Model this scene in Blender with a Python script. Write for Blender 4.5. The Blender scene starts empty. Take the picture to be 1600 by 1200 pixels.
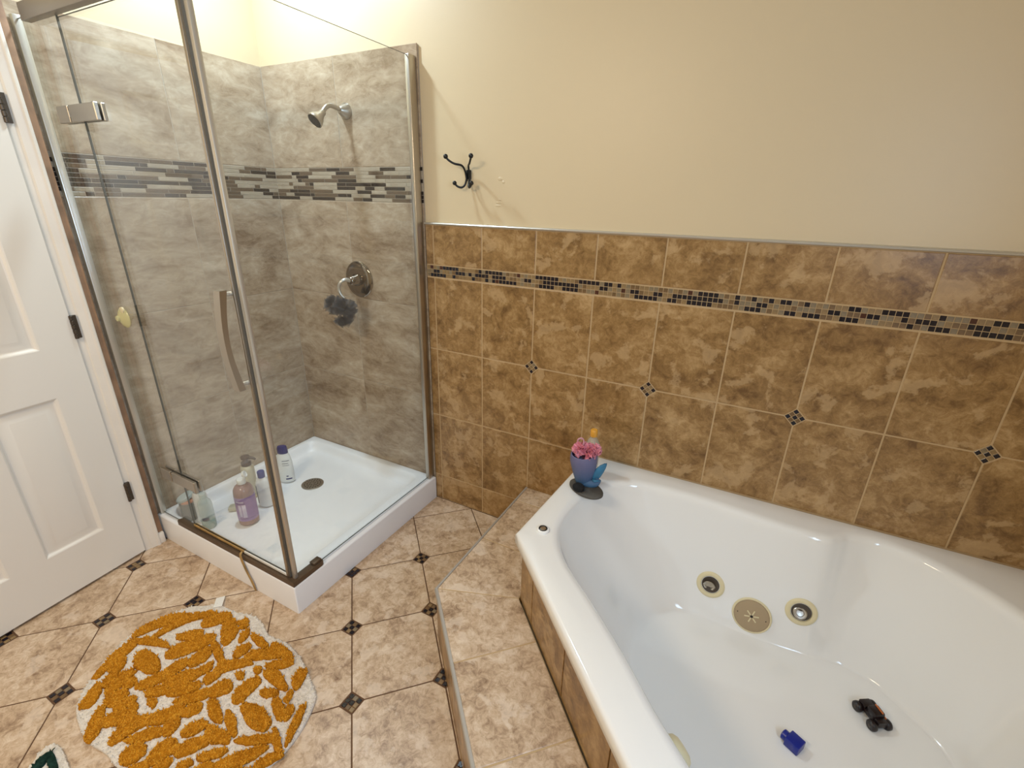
import bpy, bmesh, math, random
from mathutils import Vector, Matrix
from mathutils.bvhtree import BVHTree
from mathutils import noise as mnoise

random.seed(7)
scene = bpy.context.scene
C = scene.collection

# ------------------------------------------------------------------ camera
yaw, pitch, roll = 0.4778, -0.3729, 0.0235
fw = Vector((-math.sin(yaw)*math.cos(pitch), math.cos(yaw)*math.cos(pitch), math.sin(pitch)))
rt = Vector((math.cos(yaw), math.sin(yaw), 0)); up = rt.cross(fw)
rt2 = math.cos(roll)*rt + math.sin(roll)*up; up2 = -math.sin(roll)*rt + math.cos(roll)*up
camd = bpy.data.cameras.new('camera'); cam = bpy.data.objects.new('camera', camd); C.objects.link(cam)
camd.sensor_width = 36; camd.lens = 734.726/1600*36; camd.clip_start = 0.02
mw = Matrix((rt2, up2, -fw)).transposed().to_4x4(); mw.translation = Vector((2.3378, -1.7885, 1.5561))
cam.matrix_world = mw; scene.camera = cam

# ------------------------------------------------------------------ world, lamps, exposure
scene.view_settings.view_transform = 'Standard'; scene.view_settings.look = 'None'
scene.view_settings.gamma = 1; scene.view_settings.use_curve_mapping = False
scene.view_settings.exposure = 0.0
world = bpy.data.worlds.new('sky'); scene.world = world; world.use_nodes = True
bg = world.node_tree.nodes['Background']; bg.inputs[0].default_value = (0.62, 0.76, 1.0, 1); bg.inputs[1].default_value = 1.0

def area_lamp(name, loc, direction, size, power, colour, size_y=None):
    l = bpy.data.lights.new(name, 'AREA'); l.energy = power; l.color = colour
    if size_y: l.shape = 'RECTANGLE'; l.size = size; l.size_y = size_y
    else: l.shape = 'DISK'; l.size = size
    o = bpy.data.objects.new(name, l); C.objects.link(o); o.location = loc
    o.rotation_euler = Vector(direction).to_track_quat('-Z', 'Y').to_euler()
    return o
area_lamp('assumed_shower_lamp', (0.40, -0.44, 2.73), (0, 0, -1), 0.13, 22, (0.69, 0.86, 1.0))  # unseen ceiling lamp over the shower, assumed from the wall shadows
area_lamp('assumed_warm_lamp', (1.10, -2.45, 2.35), (0.05, 0.55, -1), 0.75, 23, (1.0, 0.80, 0.55), 0.14)  # unseen bar lamp, assumed from the warm light; hangs free of any vanity
area_lamp('assumed_daylight_lamp', (3.27, -2.0, 1.75), (-1, 0, -0.15), 0.8, 32, (0.52, 0.73, 1.0), 0.9)  # cool lamp added inside the room, standing in for the assumed window's daylight

# ------------------------------------------------------------------ helpers
def s2l(c):
    return tuple(((v/255)/12.92 if v/255 <= 0.04045 else (((v/255)+0.055)/1.055)**2.4) for v in c)

def tag(o, label=None, cat=None, group=None, kind=None):
    if label: o['label'] = label
    if cat: o['category'] = cat
    if group: o['group'] = group
    if kind: o['kind'] = kind
    return o
def empty(name, loc, label, cat, group=None, kind=None):
    o = bpy.data.objects.new(name, None); C.objects.link(o); o.location = loc; o.empty_display_size = 0.05
    return tag(o, label, cat, group, kind)
def link(name, me, mats, parent=None, smooth=False, mw=None):
    if not isinstance(mats, (list, tuple)): mats = [mats]
    if not me.materials:
        for m in mats: me.materials.append(m)
    if smooth:
        me.polygons.foreach_set('use_smooth', [True]*len(me.polygons))
    o = bpy.data.objects.new(name, me); C.objects.link(o)
    if parent:
        o.parent = parent
        pm = _mw(parent)
        o.matrix_parent_inverse = pm.inverted()
    if mw is not None: o.matrix_basis = mw
    return o
def _mw(p):
    m = p.matrix_basis.copy()
    if p.parent: m = _mw(p.parent) @ p.matrix_parent_inverse @ m
    return m
def from_bm(name, bm, mats, parent=None, smooth=False, mw=None, autosmooth=None):
    bmesh.ops.recalc_face_normals(bm, faces=bm.faces[:])
    me = bpy.data.meshes.new(name); bm.to_mesh(me); bm.free()
    o = link(name, me, mats, parent, smooth or autosmooth is not None, mw)
    if autosmooth is not None:
        set_sharp(me, autosmooth)
    return o
def set_sharp(me, deg):
    me.set_sharp_from_angle(angle=math.radians(deg))

def bm_box(bm, lo, hi, bev=0.0, seg=2, mi=0):
    r = bmesh.ops.create_cube(bm, size=1)
    vs = r['verts']
    for v in vs:
        v.co = Vector((lo[i] + (v.co[i]+0.5)*(hi[i]-lo[i]) for i in range(3)))
    fs = set(f for v in vs for f in v.link_faces)
    for f in fs: f.material_index = mi
    if bev > 0:
        es = set(e for v in vs for e in v.link_edges)
        r2 = bmesh.ops.bevel(bm, geom=list(es), offset=bev, segments=seg, affect='EDGES', profile=0.5)
        for f in r2['faces']: f.material_index = mi
def box(name, lo, hi, mat, parent=None, bev=0.0, seg=2, mw=None):
    bm = bmesh.new(); bm_box(bm, lo, hi, bev, seg)
    return from_bm(name, bm, mat, parent, mw=mw, autosmooth=35 if bev else None)
def bm_loft(bm, rings, cap0=True, cap1=True, closed=True, mi=0):
    vr = [[bm.verts.new(p) for p in r] for r in rings]
    n = len(vr[0])
    for a, b in zip(vr, vr[1:]):
        for i in range(n if closed else n-1):
            j = (i+1) % n
            try:
                f = bm.faces.new((a[i], a[j], b[j], b[i])); f.material_index = mi
            except ValueError: pass
    if cap0: bm.faces.new(vr[0][::-1]).material_index = mi
    if cap1: bm.faces.new(vr[-1]).material_index = mi
    return vr
def bm_lathe(bm, prof, n=28, M=None, sx=1.0, sy=1.0, cap0=True, cap1=True, mi=0):
    M = M or Matrix.Identity(4)
    rings = [[M @ Vector((r*sx*math.cos(2*math.pi*i/n), r*sy*math.sin(2*math.pi*i/n), z)) for i in range(n)] for r, z in prof]
    return bm_loft(bm, rings, cap0, cap1, True, mi)
def lathe(name, prof, mat, parent=None, n=28, M=None, sx=1.0, sy=1.0, ang=40):
    bm = bmesh.new(); bm_lathe(bm, prof, n, M, sx, sy)
    return from_bm(name, bm, mat, parent, autosmooth=ang)
def axis_mat(loc, zdir, xhint=(1, 0, 0)):
    z = Vector(zdir).normalized(); x = Vector(xhint)
    if abs(z.dot(x)) > 0.95: x = Vector((0, 0, 1))
    y = z.cross(x).normalized(); x = y.cross(z).normalized()
    m = Matrix((x, y, z)).transposed().to_4x4(); m.translation = Vector(loc)
    return m
def catmull(pts, sub, closed=False):
    pts = [Vector(p) for p in pts]; n = len(pts); out = []
    rng = n if closed else n-1
    for i in range(rng):
        if closed: p0, p1, p2, p3 = pts[(i-1) % n], pts[i], pts[(i+1) % n], pts[(i+2) % n]
        else: p0, p1, p2, p3 = pts[max(i-1, 0)], pts[i], pts[i+1], pts[min(i+2, n-1)]
        for k in range(sub):
            t = k/sub
            out.append(0.5*((2*p1)+(p2-p0)*t+(2*p0-5*p1+4*p2-p3)*t*t+(3*p1-p0-3*p2+p3)*t**3))
    if not closed: out.append(pts[-1])
    return out
def bm_tube(bm, path, rad, n=10, sx=1.0, mi=0):
    path = [Vector(p) for p in path]
    if not isinstance(rad, (list, tuple)): rad = [rad]*len(path)
    rings = []; ref = None
    for i, p in enumerate(path):
        t = (path[min(i+1, len(path)-1)] - path[max(i-1, 0)]).normalized()
        if ref is None:
            ref = Vector((0, 0, 1)) if abs(t.z) < 0.9 else Vector((1, 0, 0))
        a = t.cross(ref).normalized(); b = a.cross(t).normalized(); ref = b
        rings.append([p + rad[i]*(math.cos(2*math.pi*k/n)*a*sx + math.sin(2*math.pi*k/n)*b) for k in range(n)])
    bm_loft(bm, rings, mi=mi)
def tube(name, path, rad, mat, parent=None, n=10, sx=1.0):
    bm = bmesh.new(); bm_tube(bm, path, rad, n, sx)
    return from_bm(name, bm, mat, parent, autosmooth=50)
def extrude_poly(name, poly, z0, z1, mat, parent=None, bev=0.0, seg=2):
    bm = bmesh.new()
    a = [bm.verts.new((p[0], p[1], z0)) for p in poly]; b = [bm.verts.new((p[0], p[1], z1)) for p in poly]
    n = len(poly)
    bm.faces.new(a[::-1]); top = bm.faces.new(b)
    for i in range(n): bm.faces.new((a[i], a[(i+1) % n], b[(i+1) % n], b[i]))
    if bev:
        bmesh.ops.bevel(bm, geom=list(top.edges), offset=bev, segments=seg, affect='EDGES', profile=0.5)
    return from_bm(name, bm, mat, parent, autosmooth=35)

# tiles: convex outline in (u,v), chamfered prism along n, shared by shape
def offset_convex(poly, d):
    n = len(poly); out = []
    for i in range(n):
        p0, p1, p2 = Vector(poly[i-1]), Vector(poly[i]), Vector(poly[(i+1) % n])
        e1 = (p1-p0).normalized(); e2 = (p2-p1).normalized()
        n1 = Vector((-e1.y, e1.x)); n2 = Vector((-e2.y, e2.x))
        k = 1 + n1.dot(n2)
        out.append(p1 + (n1+n2)*(d/max(k, 0.2)))
    return out
def ccw(poly):
    a = sum(poly[i-1][0]*poly[i][1]-poly[i][0]*poly[i-1][1] for i in range(len(poly)))
    return poly if a > 0 else poly[::-1]
_tc = {}
def tile_mesh(poly, depth, ch, mat):
    key = (tuple((round(p[0], 4), round(p[1], 4)) for p in poly), depth, ch, mat.name)
    if key in _tc: return _tc[key]
    ins = offset_convex(poly, ch); n = len(poly)
    vs = [(p[0], p[1], -0.004) for p in poly] + [(p[0], p[1], depth-ch*0.7) for p in poly] + [(p[0], p[1], depth) for p in ins]
    fs = []
    for i in range(n):
        j = (i+1) % n
        fs += [(i, j, n+j, n+i), (n+i, n+j, 2*n+j, 2*n+i)]
    fs.append(tuple(range(2*n, 3*n)))
    me = bpy.data.meshes.new('tile'); me.from_pydata(vs, [], fs); me.update(); me.materials.append(mat)
    _tc[key] = me
    return me
def clip_poly(poly, a, b, c):          # keep a*u+b*v<=c
    out = []; n = len(poly)
    for i in range(n):
        p, q = poly[i], poly[(i+1) % n]
        dp, dq = a*p[0]+b*p[1]-c, a*q[0]+b*q[1]-c
        if dp <= 0: out.append(p)
        if (dp < 0 < dq) or (dq < 0 < dp):
            t = dp/(dp-dq); out.append((p[0]+(q[0]-p[0])*t, p[1]+(q[1]-p[1])*t))
    r = []
    for p in out:
        if not r or (abs(p[0]-r[-1][0])+abs(p[1]-r[-1][1]) > 1e-5): r.append(p)
    if len(r) > 1 and abs(r[0][0]-r[-1][0])+abs(r[0][1]-r[-1][1]) < 1e-5: r.pop()
    return r
class Frame:                            # plane with axes u, v, n
    def __init__(s, o, u, v):
        s.o, s.u, s.v = Vector(o), Vector(u), Vector(v); s.n = s.u.cross(s.v)
    def mat(s, cu, cv):
        m = Matrix((s.u, s.v, s.n)).transposed().to_4x4(); m.translation = s.o + s.u*cu + s.v*cv
        return m
def put_tile(name, fr, poly, depth, ch, mat, parent):
    poly = ccw(poly)
    cu = sum(p[0] for p in poly)/len(poly); cv = sum(p[1] for p in poly)/len(poly)
    me = tile_mesh([(p[0]-cu, p[1]-cv) for p in poly], depth, ch, mat)
    return link(name, me, [mat], parent, mw=fr.mat(cu, cv))
def rect(u0, u1, v0, v1): return [(u0, v0), (u1, v0), (u1, v1), (u0, v1)]

# ------------------------------------------------------------------ materials
def newmat(name):
    m = bpy.data.materials.new(name); m.use_nodes = True
    return m, m.node_tree, m.node_tree.nodes['Principled BSDF']
def plain(name, rgb, rough=0.5, metal=0.0, bump=0.0, bscale=200, coat=0.0, spec=None, vary=0.0, vscale=8, trans=0.0, ior=None, alpha=None, sub=0.0):
    m, nt, b = newmat(name); col = s2l(rgb)+(1,)
    b.inputs['Base Color'].default_value = col; b.inputs['Roughness'].default_value = rough; b.inputs['Metallic'].default_value = metal
    if coat: b.inputs['Coat Weight'].default_value = coat; b.inputs['Coat Roughness'].default_value = 0.06
    if spec is not None: b.inputs['Specular IOR Level'].default_value = spec
    if trans: b.inputs['Transmission Weight'].default_value = trans
    if ior: b.inputs['IOR'].default_value = ior
    if alpha is not None: b.inputs['Alpha'].default_value = alpha
    if bump or vary:
        tc = nt.nodes.new('ShaderNodeTexCoord')
    if vary:
        n = nt.nodes.new('ShaderNodeTexNoise'); n.inputs['Scale'].default_value = vscale; n.inputs['Detail'].default_value = 6
        nt.links.new(tc.outputs['Object'], n.inputs['Vector'])
        r = nt.nodes.new('ShaderNodeValToRGB'); r.color_ramp.elements[0].position = 0.3; r.color_ramp.elements[1].position = 0.7
        r.color_ramp.elements[0].color = tuple(c*(1-vary) for c in col[:3])+(1,); r.color_ramp.elements[1].color = tuple(min(1, c*(1+vary)) for c in col[:3])+(1,)
        nt.links.new(n.outputs['Fac'], r.inputs[0]); nt.links.new(r.outputs[0], b.inputs['Base Color'])
    if bump:
        n = nt.nodes.new('ShaderNodeTexNoise'); n.inputs['Scale'].default_value = bscale; n.inputs['Detail'].default_value = 3
        nt.links.new(tc.outputs['Object'], n.inputs['Vector'])
        bn = nt.nodes.new('ShaderNodeBump'); bn.inputs['Strength'].default_value = bump; bn.inputs['Distance'].default_value = 0.002
        nt.links.new(n.outputs['Fac'], bn.inputs['Height']); nt.links.new(bn.outputs[0], b.inputs['Normal'])
    return m
def stone(name, cols, scale=7.0, rough=0.35, stretch=(1, 1, 1), rot=0.0, fine=0.5, bump=0.15, blotch=None, contrast=(0.3, 0.7)):
    """mottled glazed stone-print: cols = dark, mid, light; every tile gets its own offset"""
    m, nt, b = newmat(name); N = nt.nodes; L = nt.links
    tc = N.new('ShaderNodeTexCoord'); oi = N.new('ShaderNodeObjectInfo')
    mul = N.new('ShaderNodeVectorMath'); mul.operation = 'MULTIPLY_ADD'
    cmb = N.new('ShaderNodeCombineXYZ')
    L.new(oi.outputs['Random'], cmb.inputs[0]); L.new(oi.outputs['Random'], cmb.inputs[2])
    sc = N.new('ShaderNodeVectorMath'); sc.operation = 'SCALE'; sc.inputs['Scale'].default_value = 61.0
    L.new(cmb.outputs[0], sc.inputs[0])
    mp = N.new('ShaderNodeMapping'); mp.inputs['Rotation'].default_value = (0, 0, rot); mp.inputs['Scale'].default_value = stretch
    L.new(tc.outputs['Object'], mp.inputs['Vector'])
    ad = N.new('ShaderNodeVectorMath'); ad.operation = 'ADD'; L.new(mp.outputs[0], ad.inputs[0]); L.new(sc.outputs[0], ad.inputs[1])
    n1 = N.new('ShaderNodeTexNoise'); n1.inputs['Scale'].default_value = scale; n1.inputs['Detail'].default_value = 10; n1.inputs['Roughness'].default_value = 0.62; n1.inputs['Distortion'].default_value = 0.9
    L.new(ad.outputs[0], n1.inputs['Vector'])
    n2 = N.new('ShaderNodeTexNoise'); n2.inputs['Scale'].default_value = scale*4.5; n2.inputs['Detail'].default_value = 8; n2.inputs['Roughness'].default_value = 0.8; n2.inputs['Distortion'].default_value = 0.7
    L.new(ad.outputs[0], n2.inputs['Vector'])
    mx = N.new('ShaderNodeMix'); mx.data_type = 'FLOAT'; mx.inputs[0].default_value = fine
    L.new(n1.outputs['Fac'], mx.inputs[2]); L.new(n2.outputs['Fac'], mx.inputs[3])
    r = N.new('ShaderNodeValToRGB'); e = r.color_ramp.elements
    e[0].position, e[1].position = contrast
    e[0].color = s2l(cols[0])+(1,); e[1].color = s2l(cols[2])+(1,)
    me_ = e.new((contrast[0]+contrast[1])/2); me_.color = s2l(cols[1])+(1,)
    L.new(mx.outputs[0], r.inputs[0]); out = r.outputs[0]
    if blotch:                                  # pale fossil-like patches with crisp rims
        n3 = N.new('ShaderNodeTexNoise'); n3.inputs['Scale'].default_value = scale*1.3; n3.inputs['Detail'].default_value = 9; n3.inputs['Roughness'].default_value = 0.62; n3.inputs['Distortion'].default_value = 0.25
        off = N.new('ShaderNodeVectorMath'); off.operation = 'ADD'; off.inputs[1].default_value = (13.1, 4.7, 9.2)
        L.new(ad.outputs[0], off.inputs[0]); L.new(off.outputs[0], n3.inputs['Vector'])
        r3 = N.new('ShaderNodeValToRGB'); r3.color_ramp.elements[0].position = 0.555; r3.color_ramp.elements[1].position = 0.60
        r3.color_ramp.elements[0].color = (0, 0, 0, 1); r3.color_ramp.elements[1].color = (0.55, 0.55, 0.55, 1)
        L.new(n3.outputs['Fac'], r3.inputs[0])
        mm = N.new('ShaderNodeMix'); mm.data_type = 'RGBA'; L.new(r3.outputs[0], mm.inputs[0]); L.new(out, mm.inputs[6]); mm.inputs[7].default_value = s2l(blotch)+(1,)
        out = mm.outputs[2]
    L.new(out, b.inputs['Base Color']); b.inputs['Roughness'].default_value = rough
    if bump:
        bn = N.new('ShaderNodeBump'); bn.inputs['Strength'].default_value = bump; bn.inputs['Distance'].default_value = 0.002
        L.new(n2.outputs['Fac'], bn.inputs['Height']); L.new(bn.outputs[0], b.inputs['Normal'])
    return m
def glassmat(name, tint=(0.972, 0.986, 0.982), grime=0.02, rough=0.0):
    """thin clear pane: see-through, mirror-like by fresnel, faint water-spot haze"""
    m, nt, b = newmat(name); N = nt.nodes; L = nt.links; N.remove(b)
    tr = N.new('ShaderNodeBsdfTransparent'); tr.inputs[0].default_value = tint+(1,)
    gl = N.new('ShaderNodeBsdfGlossy'); gl.inputs['Roughness'].default_value = rough; gl.inputs[0].default_value = (1, 1, 1, 1)
    ge = N.new('ShaderNodeNewGeometry'); dt = N.new('ShaderNodeVectorMath'); dt.operation = 'DOT_PRODUCT'
    L.new(ge.outputs['Normal'], dt.inputs[0]); L.new(ge.outputs['Incoming'], dt.inputs[1])
    def mth(op, a, b=None):
        q = N.new('ShaderNodeMath'); q.operation = op
        if isinstance(a, (int, float)): q.inputs[0].default_value = a
        else: L.new(a, q.inputs[0])
        if b is not None: q.inputs[1].default_value = b
        return q
    ab = mth('ABSOLUTE', dt.outputs['Value']); om = N.new('ShaderNodeMath'); om.operation = 'SUBTRACT'; om.inputs[0].default_value = 1.0; L.new(ab.outputs[0], om.inputs[1]); om.use_clamp = True
    pw = mth('POWER', om.outputs[0], 5.0); fr = N.new('ShaderNodeMath'); fr.operation = 'MULTIPLY_ADD'; fr.inputs[1].default_value = 0.96; fr.inputs[2].default_value = 0.035; L.new(pw.outputs[0], fr.inputs[0])
    mx = N.new('ShaderNodeMixShader'); L.new(fr.outputs[0], mx.inputs[0]); L.new(tr.outputs[0], mx.inputs[1]); L.new(gl.outputs[0], mx.inputs[2])
    df = N.new('ShaderNodeBsdfDiffuse'); df.inputs[0].default_value = (0.75, 0.77, 0.76, 1)
    tc = N.new('ShaderNodeTexCoord'); n = N.new('ShaderNodeTexNoise'); n.inputs['Scale'].default_value = 3.0; n.inputs['Detail'].default_value = 8; n.inputs['Roughness'].default_value = 0.7
    L.new(tc.outputs['Object'], n.inputs['Vector'])
    mr = N.new('ShaderNodeMapRange'); mr.inputs[1].default_value = 0.35; mr.inputs[2].default_value = 0.8; mr.inputs[3].default_value = grime*0.4; mr.inputs[4].default_value = grime*1.8
    L.new(n.outputs['Fac'], mr.inputs[0])
    m2 = N.new('ShaderNodeMixShader'); L.new(mr.outputs[0], m2.inputs[0]); L.new(mx.outputs[0], m2.inputs[1]); L.new(df.outputs[0], m2.inputs[2])
    L.new(m2.outputs[0], N['Material Output'].inputs['Surface'])
    return m
M = {}
M['paint'] = plain('cream_wall_paint', (214, 195, 160), 0.42, bump=0.12, bscale=90)
M['ceil'] = plain('ceiling_paint', (228, 222, 210), 0.8)
M['brown'] = stone('brown_travertine_glaze', [(108, 77, 41), (151, 116, 70), (186, 152, 105)], 8.0, 0.3, fine=0.5, blotch=(192, 160, 116), contrast=(0.38, 0.63))
M['floor'] = stone('beige_floor_stone', [(130, 100, 74), (198, 170, 140), (230, 210, 186)], 8.0, 0.33, fine=0.6, bump=0.25, blotch=(226, 206, 184), contrast=(0.36, 0.63))
M['grey'] = stone('grey_beige_shower_stone', [(124, 100, 76), (170, 150, 126), (202, 186, 164)], 4.0, 0.25, stretch=(0.65, 1.4, 1), rot=0.95, fine=0.45, bump=0.05, contrast=(0.36, 0.64))
M['grout_l'] = plain('tan_grout', (192, 163, 122), 0.9, bump=0.3)
M['grout_g'] = plain('grey_grout', (176, 162, 144), 0.9)
M['grout_d'] = plain('dark_floor_grout', (98, 70, 48), 0.9)
M['grout_m'] = plain('mosaic_grout', (182, 166, 138), 0.9)
M['chip_k'] = plain('black_glass_chip', (24, 20, 30), 0.15)
M['chip_r'] = plain('maroon_glass_chip', (74, 42, 32), 0.18)
M['chip_o'] = plain('olive_stone_chip', (138, 112, 74), 0.4, vary=0.15, vscale=60)
M['chip_g'] = plain('grey_stone_chip', (128, 112, 86), 0.4, vary=0.15, vscale=60)
M['chip_b'] = plain('brown_stone_chip', (112, 86, 54), 0.4, vary=0.15, vscale=60)
M['strip_d'] = plain('dark_brown_mosaic_strip', (42, 30, 22), 0.4, spec=0.25)
M['strip_m'] = plain('taupe_mosaic_strip', (96, 78, 60), 0.4, spec=0.25)
M['strip_l'] = stone('pale_stone_mosaic_strip', [(140, 124, 104), (166, 152, 132), (190, 178, 158)], 12, 0.35, stretch=(0.4, 2, 1), bump=0)
M['chrome'] = plain('polished_aluminium', (206, 201, 190), 0.3, 0.65)
M['nickel'] = plain('brushed_nickel', (186, 178, 166), 0.33, 1.0)
M['nickel_d'] = plain('dull_nickel', (156, 146, 134), 0.42, 1.0)
M['bronze'] = plain('dark_stained_rail', (104, 86, 68), 0.45, 0.5)
M['hingebr'] = plain('aged_bronze', (92, 82, 72), 0.4, 0.8)
M['acryl'] = plain('white_acrylic', (240, 238, 234), 0.10, coat=0.3)
M['pan'] = plain('white_pan_acrylic', (244, 243, 243), 0.3, vary=0.03, vscale=3)
M['door'] = plain('white_door_paint', (238, 232, 222), 0.38, bump=0.04, bscale=60)
M['casing'] = plain('white_casing_paint', (236, 228, 216), 0.4, bump=0.08, bscale=50, vary=0.05, vscale=6)
M['wood'] = plain('bare_stained_wood', (150, 116, 88), 0.7, vary=0.3, vscale=14)
M['black'] = plain('black_metal', (14, 13, 13), 0.35)
M['glass'] = glassmat('clear_shower_glass')
M['gedge'] = plain('green_glass_edge', (66, 66, 56), 0.3)
M['steptrim'] = plain('grey_metal_edge_trim', (176, 168, 158), 0.45, 0.35)
M['void'] = plain('dark_hole', (12, 11, 10), 0.6)
M['ivory'] = plain('yellowed_ivory_plastic', (222, 208, 168), 0.35)
M['tanplastic'] = plain('tan_plastic', (170, 148, 116), 0.4)

# ================================================================== ROOM SHELL
XR, YF, ZC = 3.31, -3.3, 2.75
def struct(o, label, cat): return tag(o, label, cat, kind='structure')
wall_back = struct(box('wall_back', (-0.12, 0.012, 0), (XR+0.12, 0.13, ZC), M['paint']), 'cream painted back wall above the brown tile wainscot', 'wall')
wall_left = struct(box('wall_left', (-0.12, YF, 0), (-0.012, 0.012, ZC), M['paint']), 'cream painted left wall behind the shower and door', 'wall')
ceiling = struct(box('ceiling', (-0.12, YF-0.1, ZC), (XR+0.12, 0.13, ZC+0.08), M['ceil']), 'white ceiling over the bathroom', 'ceiling')
wall_front = struct(box('wall_front', (-0.12, YF-0.1, 0), (XR+0.12, YF, ZC), M['paint']), 'cream painted wall behind the viewer', 'wall')
bm = bmesh.new()
WY0, WY1, WZ0, WZ1 = -2.45, -1.55, 1.25, 2.15
bm_box(bm, (XR, YF, 0), (XR+0.12, WY0, ZC)); bm_box(bm, (XR, WY1, 0), (XR+0.12, 0.012, ZC))
bm_box(bm, (XR, WY0, 0), (XR+0.12, WY1, WZ0)); bm_box(bm, (XR, WY0, WZ1), (XR+0.12, WY1, ZC))
wall_right = struct(from_bm('wall_right', bm, M['paint']), 'cream painted right wall with an assumed window over the tub', 'wall')  # opening cut for the assumed window, out of view
win = struct(empty('assumed_window_1', (XR+0.05, -2.0, WZ0), 'assumed unseen white framed window in the right wall over the tub', 'window'), None, None)  # unseen window, assumed as a source for the cool light
bm = bmesh.new()
for lo, hi in (((XR+.02, WY0, WZ0), (XR+.1, WY0+.05, WZ1)), ((XR+.02, WY1-.05, WZ0), (XR+.1, WY1, WZ1)), ((XR+.02, WY0+.05, WZ0), (XR+.1, WY1-.05, WZ0+.05)), ((XR+.02, WY0+.05, WZ1-.05), (XR+.1, WY1-.05, WZ1))): bm_box(bm, lo, hi)
from_bm('assumed_window_frame', bm, M['casing'], win)
box('pane', (XR+.055, WY0+.05, WZ0+.05), (XR+.06, WY1-.05, WZ1-.05), M['glass'], win)
# jog of wall that carries the door beside the shower recess
jog = struct(box('wall_door_side', (-0.012, YF, 0), (0.034, -0.931, ZC), M['paint']), 'narrow stretch of wall around the white door', 'wall')

# ---------------- floor
floor = struct(box('floor', (-0.12, YF-0.1, -0.1), (XR+0.12, 0.13, -0.0015), M['grout_d']), 'diagonal beige stone tile floor with small dark mosaic diamonds', 'floor')
FR = Frame((0, 0, 0), (1, 0, 0), (0, 1, 0))
FA, FB, FS, FG = 1.404, -1.0808, 0.3059, 0.7913
def lat(i, j):
    a, b = i*FS, j*FS
    return (FA - math.sin(FG)*a + math.cos(FG)*b, FB + math.cos(FG)*a + math.sin(FG)*b)
HD = 0.0375                                   # half diagonal of a diamond
NODIA = {(3, 1), (3, 2), (4, 1)}
g = 0.0022
def clip_room(poly, y1=-0.002):
    # cut round the room, the shower pan and the step
    poly = clip_poly(poly, 0, 1, y1); poly = clip_poly(poly, -1, 0, -0.036) if poly else poly
    poly = clip_poly(poly, 0, -1, -YF) if poly else poly
    return clip_poly(poly, 1, 0, XR) if poly else poly
def covered(poly):
    c = [(p[0], p[1]) for p in poly]
    if all(p[0] < 0.95 and p[1] > -0.918 for p in c): return True
    if all(p[0] > 1.52 and p[0]+p[1] > 0.79 for p in c): return True
    return False
ea = Vector((-math.sin(FG), math.cos(FG))); eb = Vector((math.cos(FG), math.sin(FG)))
for i in range(-6, 6):
    for j in range(-7, 5):
        P = {}
        o = Vector(lat(i, j))
        poly = []
        for (di, dj, e_in, e_out) in ((0, 0, ea, eb), (0, 1, -eb, ea), (1, 1, -ea, -eb), (1, 0, eb, -ea)):
            p = Vector(lat(i+di, j+dj))
            sh = (ea*(1-2*di) + eb*(1-2*dj))*g
            if (i+di, j+dj) in NODIA: poly.append(tuple(p+sh))
            else: poly += [tuple(p+sh+e_in*HD), tuple(p+sh+e_out*HD)]
        poly = clip_room(poly)
        if len(poly) < 3 or covered(poly): continue
        cx_, cy_ = sum(p[0] for p in poly)/len(poly), sum(p[1] for p in poly)/len(poly)
        if cy_ < -2.6 or cx_ > 2.7: continue
        put_tile('floor_tile', FR, poly, 0.0, 0.0012, M['floor'], floor)
def diamond(fr, cu, cv, rot, size, parent, seed, gap=0.0022):
    rnd = random.Random(seed); pit = size/3; h = pit/2-gap/2
    ca, sa = math.cos(rot), math.sin(rot)
    for a in range(3):
        for b in range(3):
            cc = [((a-1)*pit+dx, (b-1)*pit+dy) for dx, dy in ((-h, -h), (h, -h), (h, h), (-h, h))]
            poly = [(cu+ca*x-sa*y, cv+sa*x+ca*y) for x, y in cc]
            k = ((a+b) % 2 == 0) if rnd.random() < 0.8 else rnd.random() < 0.5
            yield poly, ('k' if k else rnd.choice('gob'))
for i in range(-4, 5):
    for j in range(-6, 4):
        if (i, j) in NODIA: continue
        u, v = lat(i, j)
        if not (0.02 < u < 2.0 and -2.1 < v < -0.02): continue
        if (u < 0.93 and v > -0.90) or (u > 1.53 and u+v > 0.82): continue
        for poly, c in diamond(FR, u, v, FG+math.pi/4, 0.050, floor, i*31+j):
            poly = clip_room(poly)
            if len(poly) > 2: put_tile('mosaic_chip', FR, poly, 0.0, 0.0008, M['chip_'+c], floor)

# ---------------- brown wainscot on the back wall
BW = Frame((0, 0, 0), (1, 0, 0), (0, 0, 1))
box('grout_bed', (0.953, 0.0016, 0), (XR, 0.013, 1.446), M['grout_l'], wall_back)
W, X0 = 0.256, 0.9945
ROWS = [(0.0, 0.1518), (0.1518, 0.5123), (0.5123, 0.8678), (0.8678, 1.2144), (1.2710, 1.4455)]
DIA = [2, 4, 6, 8]; gw = 0.0028
for k in range(-1, 10):
    u0 = X0+k*W if k >= 0 else 0.953-gw; u1 = min(X0+(k+1)*W, XR)
    for r, (z0, z1) in enumerate(ROWS):
        if r < 2 and u0 > 1.80: continue
        if r == 0 and u0 > 1.5: continue
        poly = rect(u0+gw, u1-gw, z0+gw, z1-gw)
        for d in DIA:                             # corners cut for the diamonds
            du, dv = X0+d*W, ROWS[3][0]
            for su in (1, -1):
                for sv in (1, -1):
                    if (r == 3 and sv == 1 or r == 2 and sv == -1) and ((su == 1 and d == k) or (su == -1 and d == k+1)):
                        poly = clip_poly(poly, -su, -sv, -su*du-sv*dv-0.036)
        put_tile('wall_tile', BW, poly, 0.0, 0.0014, M['brown'], wall_back)
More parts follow.
